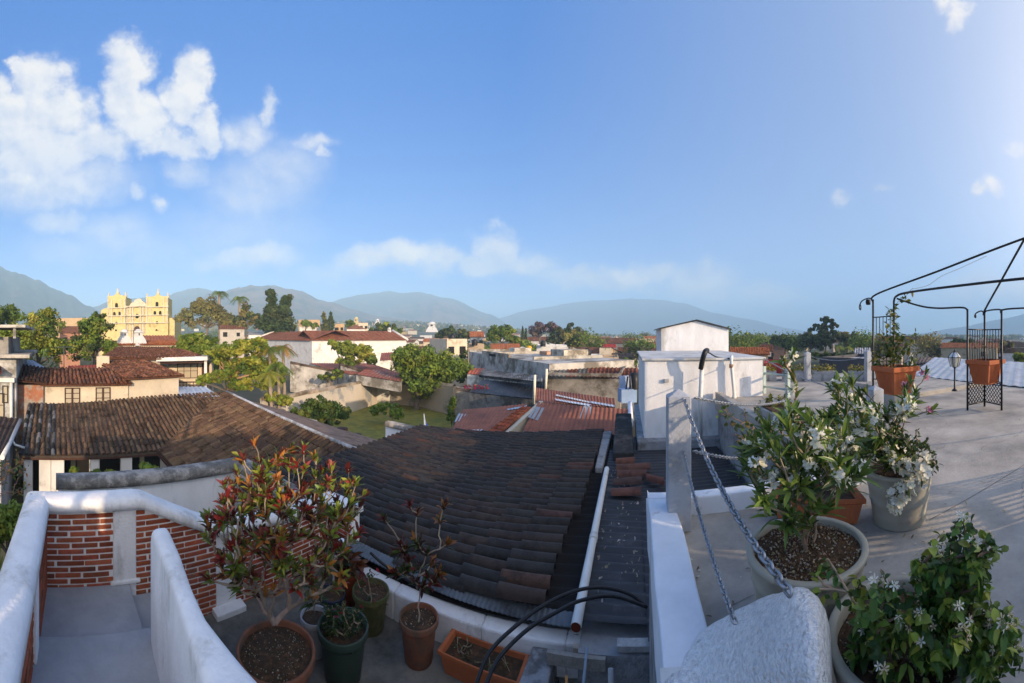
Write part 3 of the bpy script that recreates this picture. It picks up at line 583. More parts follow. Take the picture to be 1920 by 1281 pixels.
# inner white stair wall: its top outline seen from above, rounded over
L_ = [(.72, -2.76), (.70, -2.6), (.685, -2.3), (.66, -2.0), (.635, -1.75), (.60, -1.42), (.57, -1.1), (.54, -.7)]
R_ = [(.84, -2.76), (.835, -2.6), (.81, -2.3), (.77, -2.0), (.755, -1.75), (.80, -1.42), (.86, -1.1), (.92, -.7)]
mb = MB(); n = 9; ZT = 0.0; fin = []
for i in range(len(L_) - 1):
    for k in range(4): fin.append((tuple(L_[i][j] + (L_[i + 1][j] - L_[i][j]) * k / 4 for j in (0, 1)), tuple(R_[i][j] + (R_[i + 1][j] - R_[i][j]) * k / 4 for j in (0, 1))))
for i, (a, b) in enumerate(fin):
    zt = ZT - .10 * max(0, 1 - i / 2.5) ** 2
    mb.v.append(tuple(G(*a, FZ - .1)))
    for k in range(n):
        t_ = math.pi * k / (n - 1); x = (1 - math.cos(t_)) / 2; x = .5 + math.copysign(abs(2 * x - 1) ** .7, x - .5) / 2; w_ = b[0] - a[0]
        mb.v.append(tuple(G(a[0] + w_ * x, a[1] + (b[1] - a[1]) * x, zt - .055 * (1 - abs(math.sin(t_)) ** .6) + mnoise.noise((a[1] * 4, x * 3, 0)) * .006)))
    mb.v.append(tuple(G(*b, FZ - .1)))
W_ = n + 2
for i in range(len(fin) - 1):
    for k in range(W_ - 1): a = i * W_ + k; mb.f.append((a, a + W_, a + W_ + 1, a + 1)); mb.c.append((1, 1, 1)); mb.sm.append(True)
mb.f.append(tuple(range(W_))); mb.c.append((1, 1, 1)); mb.sm.append(False)
tag(mb.build('stair_wall', m_white), 'smooth white wall with rounded top between the stair and the potted plants', 'wall')
mb = MB()
mb.gbox(-.5, .74, -2.87, -.4, FZ, LZ + .175); mb.gbox(-.5, .735, -3.70, -2.87, FZ, LZ)
for k in range(4): mb.gbox(.735 + .24 * k, .735 + .24 * (k + 1), -3.7, -2.70, FZ - .1, LZ - .135 * (k + 1))
mb.build('stairs', m_step, org=(0, 0, 0), kind='structure', bev=.008)
mb = MB(); mb.gbox(.7, 3.22, -3.71, -.66, FZ - .4, FZ); mb.gbox(.7, 2.3, -.66, .12, FZ - .4, FZ - .001)
mb.build('lower_floor', mat('dark damp cement', (.21, .195, .17), .85, .35, 2.5, (.06, .06, .055), .4, 40, thresh=.52, soft=.25), org=(0, 0, 0), kind='structure')
mb = MB(); mb.gbox(3.05, 3.17, -3.22, -3.08, FZ, -1.02); tag(mb.build('white_stub', m_white, bev=.01), 'small white post stub at the end of the brick parapet', 'post')
# neighbour's wall with rounded grey coping
t = thing('garden_wall', 'streaked white garden wall with rounded mossy coping beyond the brick parapet', 'wall', G(1.7, -6.5, GZ))
mb = MB(); mb.gbox(.02, 3.5, -6.62, -6.44, GZ, -1.14); mb.gbox(3.5, 3.66, -6.62, -3.7, GZ, -1.14); mb.build('wall', mat('streaked white wall', (.66, .68, .72), .9, .14, 2.4, (.30, .31, .33), .3, 40, streak=.25, thresh=.62, soft=.16), t)
mb = MB(); capline(mb, dens_([G(-.02, -6.53, -1.0), G(3.58, -6.53, -1.0), G(3.58, -3.8, -1.0)], .2), .36, .20); mb.build('coping', mat('mossy coping', (.36, .34, .32), .95, .4, 5, (.15, .145, .14), 1, 30, thresh=.5), t)
# ---------------------------------------------------------------- town materials
m_pl = mat('plaster', (.92, .92, .92), .92, .18, 1.2, (.52, .48, .45), .3, 14, thresh=.62, soft=.12, spec=.1)
m_old = mat('weathered plaster', (1, 1, 1), .95, .3, .9, (.38, .36, .33), .5, 12, thresh=.52, soft=.12, spec=.1)
m_rt = mat('old roof tile', (1, 1, 1), .95, .35, 2.5, (.42, .40, .38), .5, 30, thresh=.58, spec=.1)
m_rust = mat('rusty sheet', (.34, .12, .068), .8, .35, .9, (.21, .08, .052), .2, 12, thresh=.54, soft=.25)
m_sheet = mat('pale sheet', (1, 1, 1), .5, .2, 2, (.6, .6, .6), .1, 20, thresh=.6)
m_wood = mat('dark red wood', (.055, .022, .015), .7, .3, 8)
m_glass = mat('window glass', (.42, .37, .28), .15, .1, 3, spec=.6)  # cream base colour stands in for reflections in the panes
m_dark = mat('dark interior', (.012, .011, .010), .9, .3, 3)
m_fol = mat('foliage', (1.4, 1.35, 1.15), .6, .25, 2, spec=.25, transl=.3)
CREAM = (.62, .54, .42); WHITE = (.70, .69, .68); GREY = (.30, .29, .27); TAN = (.45, .35, .25)
RT = [(.17, .075, .045), (.22, .09, .05), (.13, .065, .045), (.26, .12, .07)]; RTO = [(.42, .13, .05), (.36, .12, .055), (.46, .17, .07)]; RTB = [(.105, .065, .042), (.13, .08, .05), (.085, .055, .04), (.15, .098, .062)]
Z3 = Vector((0, 0, 1))
def roofpl(mb, A, B, C, D, cols, near, pitch=.24):
    """one roof plane, A-B ridge side, D-C eave side"""
    A, B, C, D = map(Vector, (A, B, C, D))
    if near:
        side = (B - A).normalized(); n = max(2, int((B - A).length / pitch)); n = max(n, int((C - D).length / pitch))
        rows = [(A.lerp(B, (i + .5) / n), D.lerp(C, (i + .5) / n)) for i in range(n)]
        barrel(mb, rows, side, pitch * .40, cols, .45, .6, 4, .02)
        nr = side.cross(D - A); nr = (nr if nr.z > 0 else -nr).normalized() * .01
        mb.prism([A - nr, B - nr, C - nr, D - nr], .10, tuple(x * .6 for x in cols[0]))
    else:
        L_ = (B - A).length; cc = {}
        corr(mb, A, B, C, D, max(.26, L_ / 90), .05, lambda s_, q: jit(cols[int(s_ * 7919) % len(cols)], .2), 3, 3)
def window(par, c, w, h, U, N, fr=m_wood, panes=(2, 3)):
    mb = MB(); f = .06
    for sx in (-1, 1): mb.box(c + U * sx * w / 2 + N * .03, (f, .08, h + f), U, N)
    for sz in (-1, 1): mb.box(c + Z3 * sz * h / 2 + N * .03, (w, .08, f), U, N)
    for k in range(1, panes[0]): mb.box(c + U * (-w / 2 + w * k / panes[0]) + N * .025, (.05 if k * 2 != panes[0] else .12, .05, h), U, N)
    for k in range(1, panes[1]): mb.box(c + Z3 * (-h / 2 + h * k / panes[1]) + N * .02, (w, .04, .04), U, N)
    fo = mb.build('window', fr, par); mb = MB(); mb.box(c + N * .005, (w, .02, h), U, N); mb.build('pane', m_glass, fo); return fo
def house(lab, px0, px1, ye, r, depth=8, kind='gable', rh=1.2, wc=WHITE, rc=RT, zg=None, grp=None, wins=0, name='house', over=.3, wm=None, cat='house', z1=None):
    r0, r1 = r if isinstance(r, tuple) else (r, r); rm = (r0 + r1) / 2
    zt = CZ + rm * (HY - ye) / F if z1 is None else z1
    A = PG(px0, r0, 0); B = PG(px1, r1, 0); U = (B - A).normalized(); N = Vector((U.y, -U.x, 0)); N = N if N.dot(A + B) < 0 else -N; c = (A + B) / 2 - N * depth / 2; W = (B - A).length
    zb = (gz(c.x, c.y) if zg is None else zg) - .3
    t = thing(name, lab, cat, Vector((c.x, c.y, zb)), grp)
    P = lambda a, b, z: c + U * a + N * b + Z3 * z
    h, d = W / 2, depth / 2; mb = MB(); far = rm > 62
    if kind == 'gable':
        mb.add([P(-h, d, zb), P(h, d, zb), P(h, d, zt), P(-h, d, zt), P(-h, -d, zb), P(h, -d, zb), P(h, -d, zt), P(-h, -d, zt), P(-h, 0, zt + rh), P(h, 0, zt + rh)], [(0, 1, 2, 3), (5, 4, 7, 6), (1, 5, 6, 9, 2), (4, 0, 3, 8, 7)], wc)
    else: mb.box(P(0, 0, (zt + zb) / 2), (W, depth, zt - zb), U, N, None, wc)
    mb.build('wall', wm or m_pl, t); mb = MB(); o = over; e = .04
    if kind == 'gable':
        dz = rh * o / d
        roofpl(mb, P(-h - o, 0, zt + rh + e), P(h + o, 0, zt + rh + e), P(h + o, d + o, zt - dz + e), P(-h - o, d + o, zt - dz + e), rc, not far)
        roofpl(mb, P(h + o, 0, zt + rh + e), P(-h - o, 0, zt + rh + e), P(-h - o, -d - o, zt - dz + e), P(h + o, -d - o, zt - dz + e), rc, False)
    elif kind == 'shed':
        roofpl(mb, P(-h - o, -d, zt + rh), P(h + o, -d, zt + rh), P(h + o, d + o, zt + .03), P(-h - o, d + o, zt + .03), rc, not far)
        mb.add([P(-h, -d, zt), P(h, -d, zt), P(h, -d, zt + rh), P(-h, -d, zt + rh)], [(0, 1, 2, 3)], wc); mb.add([P(-h, d, zt), P(-h, -d, zt), P(-h, -d, zt + rh)], [(0, 1, 2)], wc); mb.add([P(h, d, zt), P(h, -d, zt), P(h, -d, zt + rh)], [(0, 1, 2)], wc)
    elif kind == 'hip':
        k = min(h, d); a = [P(-h - o, d + o, zt), P(h + o, d + o, zt), P(h + o, -d - o, zt), P(-h - o, -d - o, zt), P(-h + k, 0, zt + rh), P(h - k, 0, zt + rh)]
        mb.add(a, [(0, 1, 5, 4), (1, 2, 5), (2, 3, 4, 5), (3, 0, 4)], [jit(random.choice(rc), .1) for _ in range(4)])
    else:
        for q in ((0, d - .08, W, .16), (0, -d + .08, W, .16)): mb.box(P(q[0], q[1], zt + .15), (W, .16, .3), U, N, None, wc)
        for sx in (-1, 1): mb.box(P(sx * (h - .08), 0, zt + .15), (.16, depth - .32, .3), U, N, None, wc)
        mb.box(P(0, 0, zt + .02), (W - .3, depth - .3, .06), U, N, None, rc[0])
    mb.build('roof' if kind != 'flat' else 'parapet_roof', m_rt if kind != 'flat' else (wm or m_pl), t)
    for k in range(wins):
        cw = P(-h + W * (k + .5) / wins + ru(-.3, .3), d, zt - 1.5)
        mb = MB(); mb.box(cw + N * .012, (ru(.8, 1.3), .05, ru(1, 1.3)), U, N); mb.build('window', m_dark, t)
    return t, P, (h, d, zt, zb, U, N)
def slab(name, lab, cat, pts, thick, m, col=(1, 1, 1), grp=None, corrug=None, under=None):
    P_ = [PR(*p) for p in pts]; t = None
    if corrug and len(P_) == 4:
        t = thing(name, lab, cat, (P_[0] + P_[2]) / 2 - Z3 * 2, grp); mb = MB(); corr(mb, *P_, corrug[0], corrug[1], lambda s_, q: jit(col, .10) if callable(col) is False else col(s_), 3, 4); mb.build('sheet', m, t)
        mb = MB(); mb.prism([p - Z3 * .08 for p in P_], max(.1, min(p.z for p in P_) - GZ - .2) if under is None else under[1], (.8, .78, .74) if under is None else under[0]); mb.build('wall', m_old, t); return t
    mb = MB(); mb.prism(P_, thick, col); return tag(mb.build(name, m), lab, cat, grp)
# ---------------------------------------------------------------- brown roofed house on the left (grid aligned)
t = thing('courtyard_house', 'old house with large brown weathered tile roof and shaded portico', 'house', G(4, -20, GZ))
mb = MB(); rows = []; grey = []; V0, V1, ZE, ZR = -22.5, -17.0, -4.05, -2.32; u = -1.7
while u < 10.8:
    vb = V1 if u < 4.85 else V1 - (u - 4.85) * 5.5 / 6.05
    rw = (G(u, V0, ZR - .36 * (1 - smooth(0, 7, u))), G(u, vb, ZE + (V1 - vb) / 5.5 * (ZR - ZE))); (rows if u > .05 or ru(0, 1) < .1 else grey).append(rw); u += .255
barrel(mb, rows, GU, .10, RTB, .5, .6, 4, .02); barrel(mb, grey, GU, .10, [(.05, .05, .052), (.09, .09, .10), (.03, .03, .032), (.16, .16, .17)], .5, .6, 4, .02)
rows = []; v = -22.3; ur = lambda v: 10.9 + (v + 21) / 13.3 * -2.2
while v < -7.2:
    ub = 4.85 if v > -17 else 4.85 + (-17 - v) * 6.05 / 5.5
    zr = lambda u_: ZE + (u_ - 4.85) / (ur(v) - 4.85) * (ZR - ZE)
    if ur(v) - ub > .2: rows.append((G(ur(v), v, ZR), G(ub, v, zr(ub))))
    v += .255
barrel(mb, rows, GV, .10, RTB, .5, .6, 4, .02); mb.build('roof_tiles', m_rt, t)
mb = MB(); mb.prism([G(-1.8, V0, ZR - .38), G(5, V0, ZR - .12), G(10.9, V0, ZR - .02), G(4.85, V1, ZE - .02), G(-1.8, V1, ZE - .02)], .10, (.07, .055, .045)); mb.prism([G(10.9, V0, ZR - .02), G(ur(-7.2), -7.2, ZR - .02), G(4.85, -7.2, ZE - .02), G(4.85, V1, ZE - .02)], .10, (.07, .055, .045)); mb.prism([G(10.9, V0, ZR - .03), G(16, V0, ZE), G(14.5, -7.2, ZE), G(ur(-7.2), -7.2, ZR - .03)], .1, (.3, .2, .15)); mb.build('roof_deck', m_rt, t)
mb = MB(); mb.tube([G(ur(-22.3), -22.3, ZR + .06)] + [G(ur(v), v, ZR + .07 + ru(-.01, .02)) for v in range(-21, -7)], .075, 8, (.62, .62, .64)); mb.build('ridge_cap', m_old, t)
mb = MB(); mb.gbox(-1.7, 4.9, V1 - .12, V1 - .02, ZE - .22, ZE - .06); mb.gbox(4.78, 4.88, V1, -7.2, ZE - .22, ZE - .06); mb.build('fascia', m_wood, t)
mb = MB(); mb.gbox(-1.6, 16, V0, -18.6, GZ, ZE - .1, (.62, .62, .62)); mb.gbox(6.3, 14, -18.6, -7.3, GZ, ZE - .1, (.55, .55, .55)); mb.gbox(-.85, -.30, -18.6, -17.35, GZ, ZE - .1, (.62, .62, .62)); mb.build('wall', m_pl, t)
def pu(px, v): return -v * math.tan(azr(px) + math.pi / 2 - GT)
for a, b, w in ((169, 185, 1), (226, 246, 1), (96, 120, 1), (45, 61, 1)):
    mb = MB(); mb.gbox(pu(a, -17.4), pu(b, -17.4), -17.5, -17.2, GZ, ZE - .12, (.62, .63, .65)); mb.build('column', m_pl, t)
for a, b, zl in ((62, 86, GZ), (121, 167, GZ + .9), (187, 225, GZ), (247, 300, GZ + .9)):
    mb = MB(); mb.gbox(pu(a, -18.6), pu(b, -18.6), -18.62, -18.585, zl, ZE - .5); d_ = mb.build('window' if zl > GZ else 'door', m_dark, t)
    if zl > GZ:
        mb = MB(); 
        for q in (.35,): x = pu(a, -18.6) + (pu(b, -18.6) - pu(a, -18.6)) * q; mb.gbox(x - .12, x + .12, -18.57, -18.55, zl + .1, ZE - .6, (.5, .45, .35))
        mb.build('curtain', m_pl, d_)
# small house with two windows
t = thing('small_house', 'cream upper house with two dark framed windows and tiled roof', 'house', G(.5, -25, GZ))
mb = MB(); va = -23.0; u0, u1 = pu(82, -va * -1), pu(240, va)
u0 = pu(82, va); mb.gbox(u0, u1, -27, va, GZ, -1.5, CREAM); mb.build('wall', m_pl, t)
mb = MB(); roofpl(mb, G(u0 - .2, -26.2, -.78), G(u1 + .2, -26.2, -.78), G(u1 + .2, -22.7, -1.5), G(u0 - .2, -22.7, -1.5), RT, True, .26); roofpl(mb, G(u1 + .2, -26.2, -.78), G(u0 - .2, -26.2, -.78), G(u0 - .2, -28, -1.4), G(u1 + .2, -28, -1.4), RT, False); mb.build('roof_tiles', m_rt, t)
for a, b in ((122, 149), (180, 206)):
    ua, ub = pu(a, va), pu(b, va); window(t, G((ua + ub) / 2, va, CZ - 110 / F * 23.1), ub - ua, 29 / F * 23, GU, GV)
t, P, q = house('cream windowless house beside the two-window house under a sagging tiled roof', 240, 335, 707, (23.6, 25.2), 6, 'shed', .7, CREAM, RT, name='house')
t, P, q = house('house with long brown roof and a dark open porch at its right end', 196, 300, 671, (33, 32), 7, 'shed', .75, (.42, .38, .33), RT)
hA = t
mb = MB(); A = PR(300, 674, 32); B = PR(388, 672, 31); U = (B - A).normalized(); N = Vector((U.y, -U.x, 0)); N = N if N.dot(A) < 0 else -N; W = (B - A).length
mb.box((A + B) / 2 - N * 3 + Z3 * (-3.6), (W, 1, 6.4), U, N, None, CREAM); mb.box(B - U * .1 - Z3 * 1.3, (.22, .22, 2.4), U, N, None, WHITE); mb.box((A + B) / 2 - N * 1.3 - Z3 * 4.9, (W, 3.4, 4.6), U, N, None, TAN); mb.build('porch', m_pl, hA)
mb = MB(); mb.box((A + B) / 2 - N * 1.2 + Z3 * .02, (W + .3, 3.6, .32), U, N, None, WHITE); mb.build('porch_slab', m_pl, hA)
mb = MB(); mb.box((A + B) / 2 - N * .1 - Z3 * .28, (W, .2, .2), U, N, None); mb.box((A + B) / 2 - N * .05 - Z3 * 2.0, (W, .06, .1), U, N); [mb.box(A + U * (W * k / 14) - N * .05 - Z3 * 2.3, (.05, .05, .6), U, N) for k in range(15)]; mb.build('railing', m_wood, hA)
window(hA, A.lerp(B, .45) - N * 2.48 - Z3 * 1.25, 1.9, 1.3, U, N, panes=(3, 2))
mb = MB(); mb.box(A.lerp(B, .86) - N * 2.47 - Z3 * 1.5, (.7, .06, 1.9), U, N); mb.build('door', m_wood, hA)
mb = MB(); roofpl(mb, PR(215, 653, 39), PR(330, 652, 39), PR(392, 672, 31), PR(200, 671.5, 32.4), RT, True, .3); mb.build('roof_tiles', m_rt, hA)
slab('sheet_roof', 'pale blue corrugated sheet roof below the open porch', 'roof', [(335, 725, 27), (384, 725, 27), (412, 744, 24), (335, 746, 23.6)], .1, m_sheet, (.40, .47, .58), corrug=(.3, .03), under=((.5, .5, .5), 2.0))
slab('sheet_roof', 'bluish corrugated sheet roof behind the dark tiled roof at far left', 'roof', [(38, 675, 30), (60, 675, 30), (94, 694, 26), (32, 688, 26)], .1, m_sheet, (.34, .42, .56), corrug=(.3, .03), under=((.4, .4, .4), 1.5))
t = thing('brick_shed', 'unplastered brick shed with dark tiled roof left of the two-window house', 'shed', G(-1.2, -24, GZ))
mb = MB(); mb.gbox(pu(33, -22.8), pu(82, -22.8) - .02, -26, -22.8, GZ, -1.55); mb.build('wall', mat('patched brick', (.32, .13, .07), .95, .3, 3, (.30, .27, .24), .6, 12, thresh=.52), t)
mb = MB(); roofpl(mb, PR(40, 684, 26.5), PR(95, 692, 26), PR(88, 718, 22.6), PR(31, 713, 22.6), [(.10, .05, .035), (.13, .06, .04), (.07, .045, .035)], True, .26); mb.build('roof_tiles', m_rt, t)
t, P, q = house('square cream chimney block rising behind the two-window house', 181, 205, 676, 28, 1.1, 'flat', 0, CREAM, [CREAM], name='chimney', cat='chimney', zg=-1.5)
slab('red_roof', 'strip of bright red roof just left of the cream chimney block', 'roof', [(128, 686, 31), (215, 683, 33), (222, 694, 29), (126, 696, 28.5)], .1, m_rt, (.40, .08, .05), corrug=(.3, .03))
# house at the left edge
K_ = 1.69
t = thing('edge_house', 'narrow white two-storey house cut by the left edge with a drainpipe', 'house', G(-8, -25, GZ))
def q3(u, v, z): return G(u * K_, v * K_, CZ - (CZ - z) * K_)
def sg(mb, u0, u1, v0, v1, z0, z1, col=(1, 1, 1)): mb.gbox(u0 * K_, u1 * K_, v0 * K_, v1 * K_, max(GZ, CZ - (CZ - z0) * K_), CZ - (CZ - z1) * K_, col)
mb = MB(); sg(mb, -9, -1.45, -17.5, -13, GZ, .82, (.50, .50, .50)); sg(mb, -9, -1.75, -17.4, -13.1, .82, 1.45, (.30, .28, .26)); mb.build('wall', m_old, t)
mb = MB(); sg(mb, -9, -.95, -17.6, -12.6, .72, .84, (.45, .42, .38)); sg(mb, -9, -1.1, -17.6, -12.7, 1.78, 1.88, (.6, .58, .54)); [sg(mb, x - .05, x + .05, -13.0, -12.85, 1.4, 1.8, (.45, .45, .45)) for x in (-1.5, -2.1, -2.8, -3.6)]; mb.build('balcony', m_old, t)
mb = MB(); roofpl(mb, q3(-9, -14.4, .65), q3(-2.2, -14.4, .65), q3(-1.9, -12.4, .25), q3(-9, -12.4, .25), [(.22, .05, .04), (.18, .05, .04)], True); mb.build('roof_tiles', m_rt, t)
mb = MB(); mb.tube([q3(-1.62, -12.9, -.05), q3(-1.62, -12.9, -2.0), q3(-1.66, -12.85, -3.2)], .1, 8, (.9, .9, .9)); sg(mb, -2.2, -1.5, -12.98, -12.8, -.15, 0); mb.build('drainpipe', m_pvc, t)
window(t, q3(-2.15, -13.0, -1.2), .85, 2.1, GU, GV, m_iron, (1, 3)); window(t, q3(-1.85, -13.0, -.6), .3, 1.0, GU, GV, m_iron, (1, 2))
slab('lean_to_roof', 'dark lean-to roof with white gutter under the house at the left edge', 'roof', [(-40, 778, 21), (36, 785, 21), (2, 856, 15), (-60, 850, 15)], .1, m_rt, (.10, .07, .06), corrug=(.3, .05), under=((.4, .4, .4), 3))
mb = MB(); mb.tube([PR(38, 788, 20.8), PR(18, 832, 17), PR(4, 858, 14.9)], .11, 8); mb.tube([PR(22, 824, 17.6), PR(28, 834, 17.5), PR(46, 840, 17.5)], .06, 6); tag(mb.build('gutter', m_pvc), 'white gutter sloping down along the lean-to roof at left', 'gutter')
# ---------------------------------------------------------------- garden walls, lawn
def wallrun(lab, pts, zt, th=.3, m=None, col=WHITE, coping=True, zb=GZ - .2, name='garden_wall', cop=(.30, .25, .20)):
    t = thing(name, lab, 'wall', Vector((*((pts[0] + pts[-1]) / 2).xy, zb))); mb = MB(); mc = MB()
    for a, b in zip(pts, pts[1:]):
        d = (b - a).normalized(); n = Vector((d.y, -d.x, 0)) * th / 2; L_ = (b - a).length; k = max(1, int(L_ / 1.5))
        za = zt if not isinstance(zt, tuple) else zt[0]; zz = zt if not isinstance(zt, tuple) else zt[1]
        A_ = Vector((a.x, a.y, za)); B_ = Vector((b.x, b.y, zz)); mb.prism([A_ - n, B_ - n, B_ + n, A_ + n], (za + zz) / 2 - zb, col)
        o = len(mc.v)
        for i in range(k + 1):
            p = A_.lerp(B_, i / k) + Z3 * ru(.0, .12)
            for s_, h_ in ((-1.35, -.12), (-1.1, .10), (0, .20), (1.1, .10), (1.35, -.12)): mc.v.append(tuple(p + n * s_ + Z3 * (h_ + ru(-.03, .03))))
        for i in range(k):
            for j in range(4): q = o + i * 5 + j; mc.f.append((q, q + 5, q + 6, q + 1)); mc.c.append(jit(cop, .2)); mc.sm.append(False)
            q = o + i * 5; mc.f.append((q, q + 4, q + 9, q + 5)); mc.c.append(cop); mc.sm.append(False)
    mb.build('wall', m or m_old, t)
    if coping: mc.build('coping', m_old, t)
    return t
gA = [PG(490, 29, 0), PG(575, 33, 0), PG(645, 37.9, 0), PG(720, 45.8, 0)]
wallrun('long white peeling garden wall leading away left of the lawn', gA, -3.6, m=mat('peeling white wall', (.68, .62, .54), .95, .15, .5, (.36, .38, .40), .4, 8, thresh=.55, soft=.06))
wallrun('white garden wall at the back of the lawn behind the broad tree', [PG(722, 44.5, 0), PG(790, 41.8, 0), PG(852, 37.5, 0)], -3.6, col=(.55, .5, .43), m=MATS['peeling white wall'])
wallrun('low mossy concrete wall at the right side of the lawn', [PG(855, 31, 0), PG(925, 30, 0), PG(985, 27, 0)], (-3.0, -3.3), col=(.33, .30, .26), cop=(.2, .16, .13))
wallrun('stained white wall below the long rusty roof', [PG(545, 52, 0), PG(640, 49, 0), PG(700, 45.5, 0)], (-2.3, -3.3), col=(.5, .48, .45), cop=(.12, .09, .07))
mb = MB(); lp = [PG(px, r_, 0) for px, r_ in ((600, 20), (560, 31), (645, 37.7), (719, 45.5), (790, 41.6), (850, 37), (850, 24), (800, 17), (700, 15))]
mb.add([Vector((p.x, p.y, GZ + .03)) for p in lp], [tuple(range(len(lp)))]); mb.build('lawn', mat('lawn grass', (.26, .23, .045), .95, .3, 1.5, (.15, .17, .04), 1, 14, thresh=.52, soft=.2), kind='stuff')
t = thing('flat_parapet', 'white low parapet with rounded dark coping just behind the tiled roof', 'wall', PG(755, 13.5, -4))
a, b = PR(727, 797, 13.6), PR(802, 815, 12.4); d = (b - a).normalized(); n = Vector((d.y, -d.x, 0)).normalized()
mb = MB(); mb.prism([a - n * .12, b - n * .12, b + n * .12, a + n * .12], 3); c_ = PR(727, 797, 13.6); mb.build('wall', m_white, t)
mb = MB(); capline(mb, [a + Z3 * .16, a.lerp(b, .5) + Z3 * .17, b + Z3 * .16], .34, .18); mb.build('coping', MATS['mossy coping'], t)
for px, lab in ((641.5, 'left of the two dark barrels standing at the edge of the lawn'), (667, 'right of the two dark barrels standing at the edge of the lawn')):
    mb = MB(); c = PG(px, 21.5 if px < 650 else 20.8, 0); zt = CZ + 21.3 * (HY - (804 if px < 650 else 810)) / F; z0_ = zt - .95; mb.lathe([(0, zt), (.30, zt), (.34, zt - .05), (.33, zt - .35), (.35, zt - .4), (.33, zt - .45), (.34, zt - .9), (0, zt - .95)], (c.x, c.y, 0), 16)
    mb.gbox; o_ = tag(mb.build('barrel', m_wood), lab, 'barrel')
    mb = MB(); mb.lathe([(.0, -.02), (.4, -.02), (.4, GZ - zt + .95), (0, GZ - zt + .95)], (c.x, c.y, zt - .95), 12, (.5, .4, .35)); mb.build('stand', m_old, o_)
t = thing('flag', 'small white and blue flag on a short pole above the tiled roof', 'flag', PR(797, 812, 12.5)); A = PR(797, 778, 12.5)
mb = MB(); mb.tube([PR(797, 830, 12.5), PR(795, 776, 12.5)], .015, 6); mb.build('pole', m_pvc, t)
mb = MB(); Q = [PR(*p) for p in ((796, 779, 12.5), (799, 792, 12.45), (798, 809, 12.5), (794, 806, 12.5))]; mb.add(Q, [(0, 1, 2, 3)], (.8, .8, .82)); Q = [PR(*p) for p in ((799, 792, 12.45), (803, 798, 12.5), (808, 808, 12.4), (798, 810, 12.5))]; mb.add(Q, [(0, 1, 2, 3)], (.05, .13, .55)); Q = [PR(*p) for p in ((803, 798, 12.5), (811, 806, 12.5), (808, 808, 12.4))]; mb.add(Q, [(0, 1, 2)], (.8, .8, .82)); mb.build('cloth', m_petal, t)
# ---------------------------------------------------------------- long white building with red-brown roof
t = thing('long_building', 'long white L-shaped building with red-brown roof beyond the garden', 'building', PG(640, 85, GZ)); K = PG(585, 70, 0); Rr = PG(762, 80, 0); Ll = PG(478, 96, 0); ze = .75
def wing(A, B, dep, sgn, mbw, mbr, hipA=False, wc=WHITE):
    U = (B - A).normalized(); N = Vector((-U.y, U.x, 0)) * sgn; d = dep
    q = [A, B, B + N * d, A + N * d]; mbw.prism([Vector((p.x, p.y, ze)) for p in q], ze - GZ, wc)
    ra = A + N * d / 2 + (U * d / 2 if hipA else Vector()); rb = B + N * d / 2; rz_ = ze + 2.0
    V_ = lambda p, z: Vector((p.x, p.y, z)); o = .4
    roofpl(mbr, V_(ra, rz_), V_(rb, rz_), V_(B - N * o, ze), V_(A - N * o, ze), [(.23, .09, .055), (.28, .11, .065), (.2, .08, .05)], False); roofpl(mbr, V_(rb, rz_), V_(ra, rz_), V_(A + N * (d + o), ze), V_(B + N * (d + o), ze), [(.23, .09, .055)], False)
    if hipA: roofpl(mbr, V_(ra, rz_), V_(ra, rz_) + N * .01, V_(A - N * o, ze), V_(A + N * (d + o), ze), [(.23, .09, .055)], False)
    mbw.add([V_(B, ze), V_(B + N * d, ze), V_(rb, rz_ + .1)], [(0, 1, 2)], wc); mbw.tube([V_(B - N * .5, ze + .1), V_(rb, rz_ + .2), V_(B + N * (d + .5), ze + .1)], .25, 5, WHITE)
mw, mr_ = MB(), MB(); wing(K, Rr, 11, 1, mw, mr_); wing(K, Ll, 11, -1, mw, mr_); mw.build('wall', m_pl, t); mr_.build('roof', m_rt, t)
def cupola(lab, px, y0, y1, r, w, col=WHITE, grp=None, name='roof_cupola'):
    t = thing(name, lab, 'cupola', PR(px, y1, r), grp); h = (y1 - y0) * r / F; s_ = w * r / F / 2; c = PR(px, y1, r)
    mb = MB(); mb.lathe([(s_, -.4), (s_ * .95, 0), (s_ * .8, h * .25), (s_ * .62, h * .42), (s_ * .6, h * .45)], c, 4, col, False, True)
    mb.lathe([(s_ * .52, h * .45), (s_ * .5, h * .72), (s_ * .66, h * .74), (s_ * .6, h * .8)], c, 4, col, False, True); mb.build('body', m_pl, t)
    mb = MB(); mb.lathe([(s_ * .66, h * .78), (s_ * .6, h * .88), (s_ * .35, h * .96), (0.01, h)], c, 12, col); mb.build('dome', m_pl, t)
    mb = MB(); d = Vector((-c.x, -c.y, 0)).normalized(); mb.box(c + d * s_ * .53 + Z3 * h * .6, (s_ * .5, .04 * s_, h * .16), d.cross(Z3), d); mb.build('opening', m_dark, t); return t
cupola('white chimney turret in front of the yellow church, left of the pair', 233, 617, 642, 45, 22); cupola('white chimney turret in front of the yellow church, right of the pair', 259, 617, 642, 45, 24)
house('low white wall house carrying the pair of white chimney turrets', 218, 345, 646, (44, 46), 6, 'shed', .35, CREAM, RTO, name='low_house')
slab('orange_roof', 'orange tiled roof right of the white turrets below the church', 'roof', [(268, 629, 62), (325, 629, 62), (332, 641, 52), (266, 641, 52)], .1, m_rt, (.40, .14, .07), corrug=(.5, .06))
cupola('small round white cupola at the right end of the long building roof', 730, 614, 626, 84, 9)
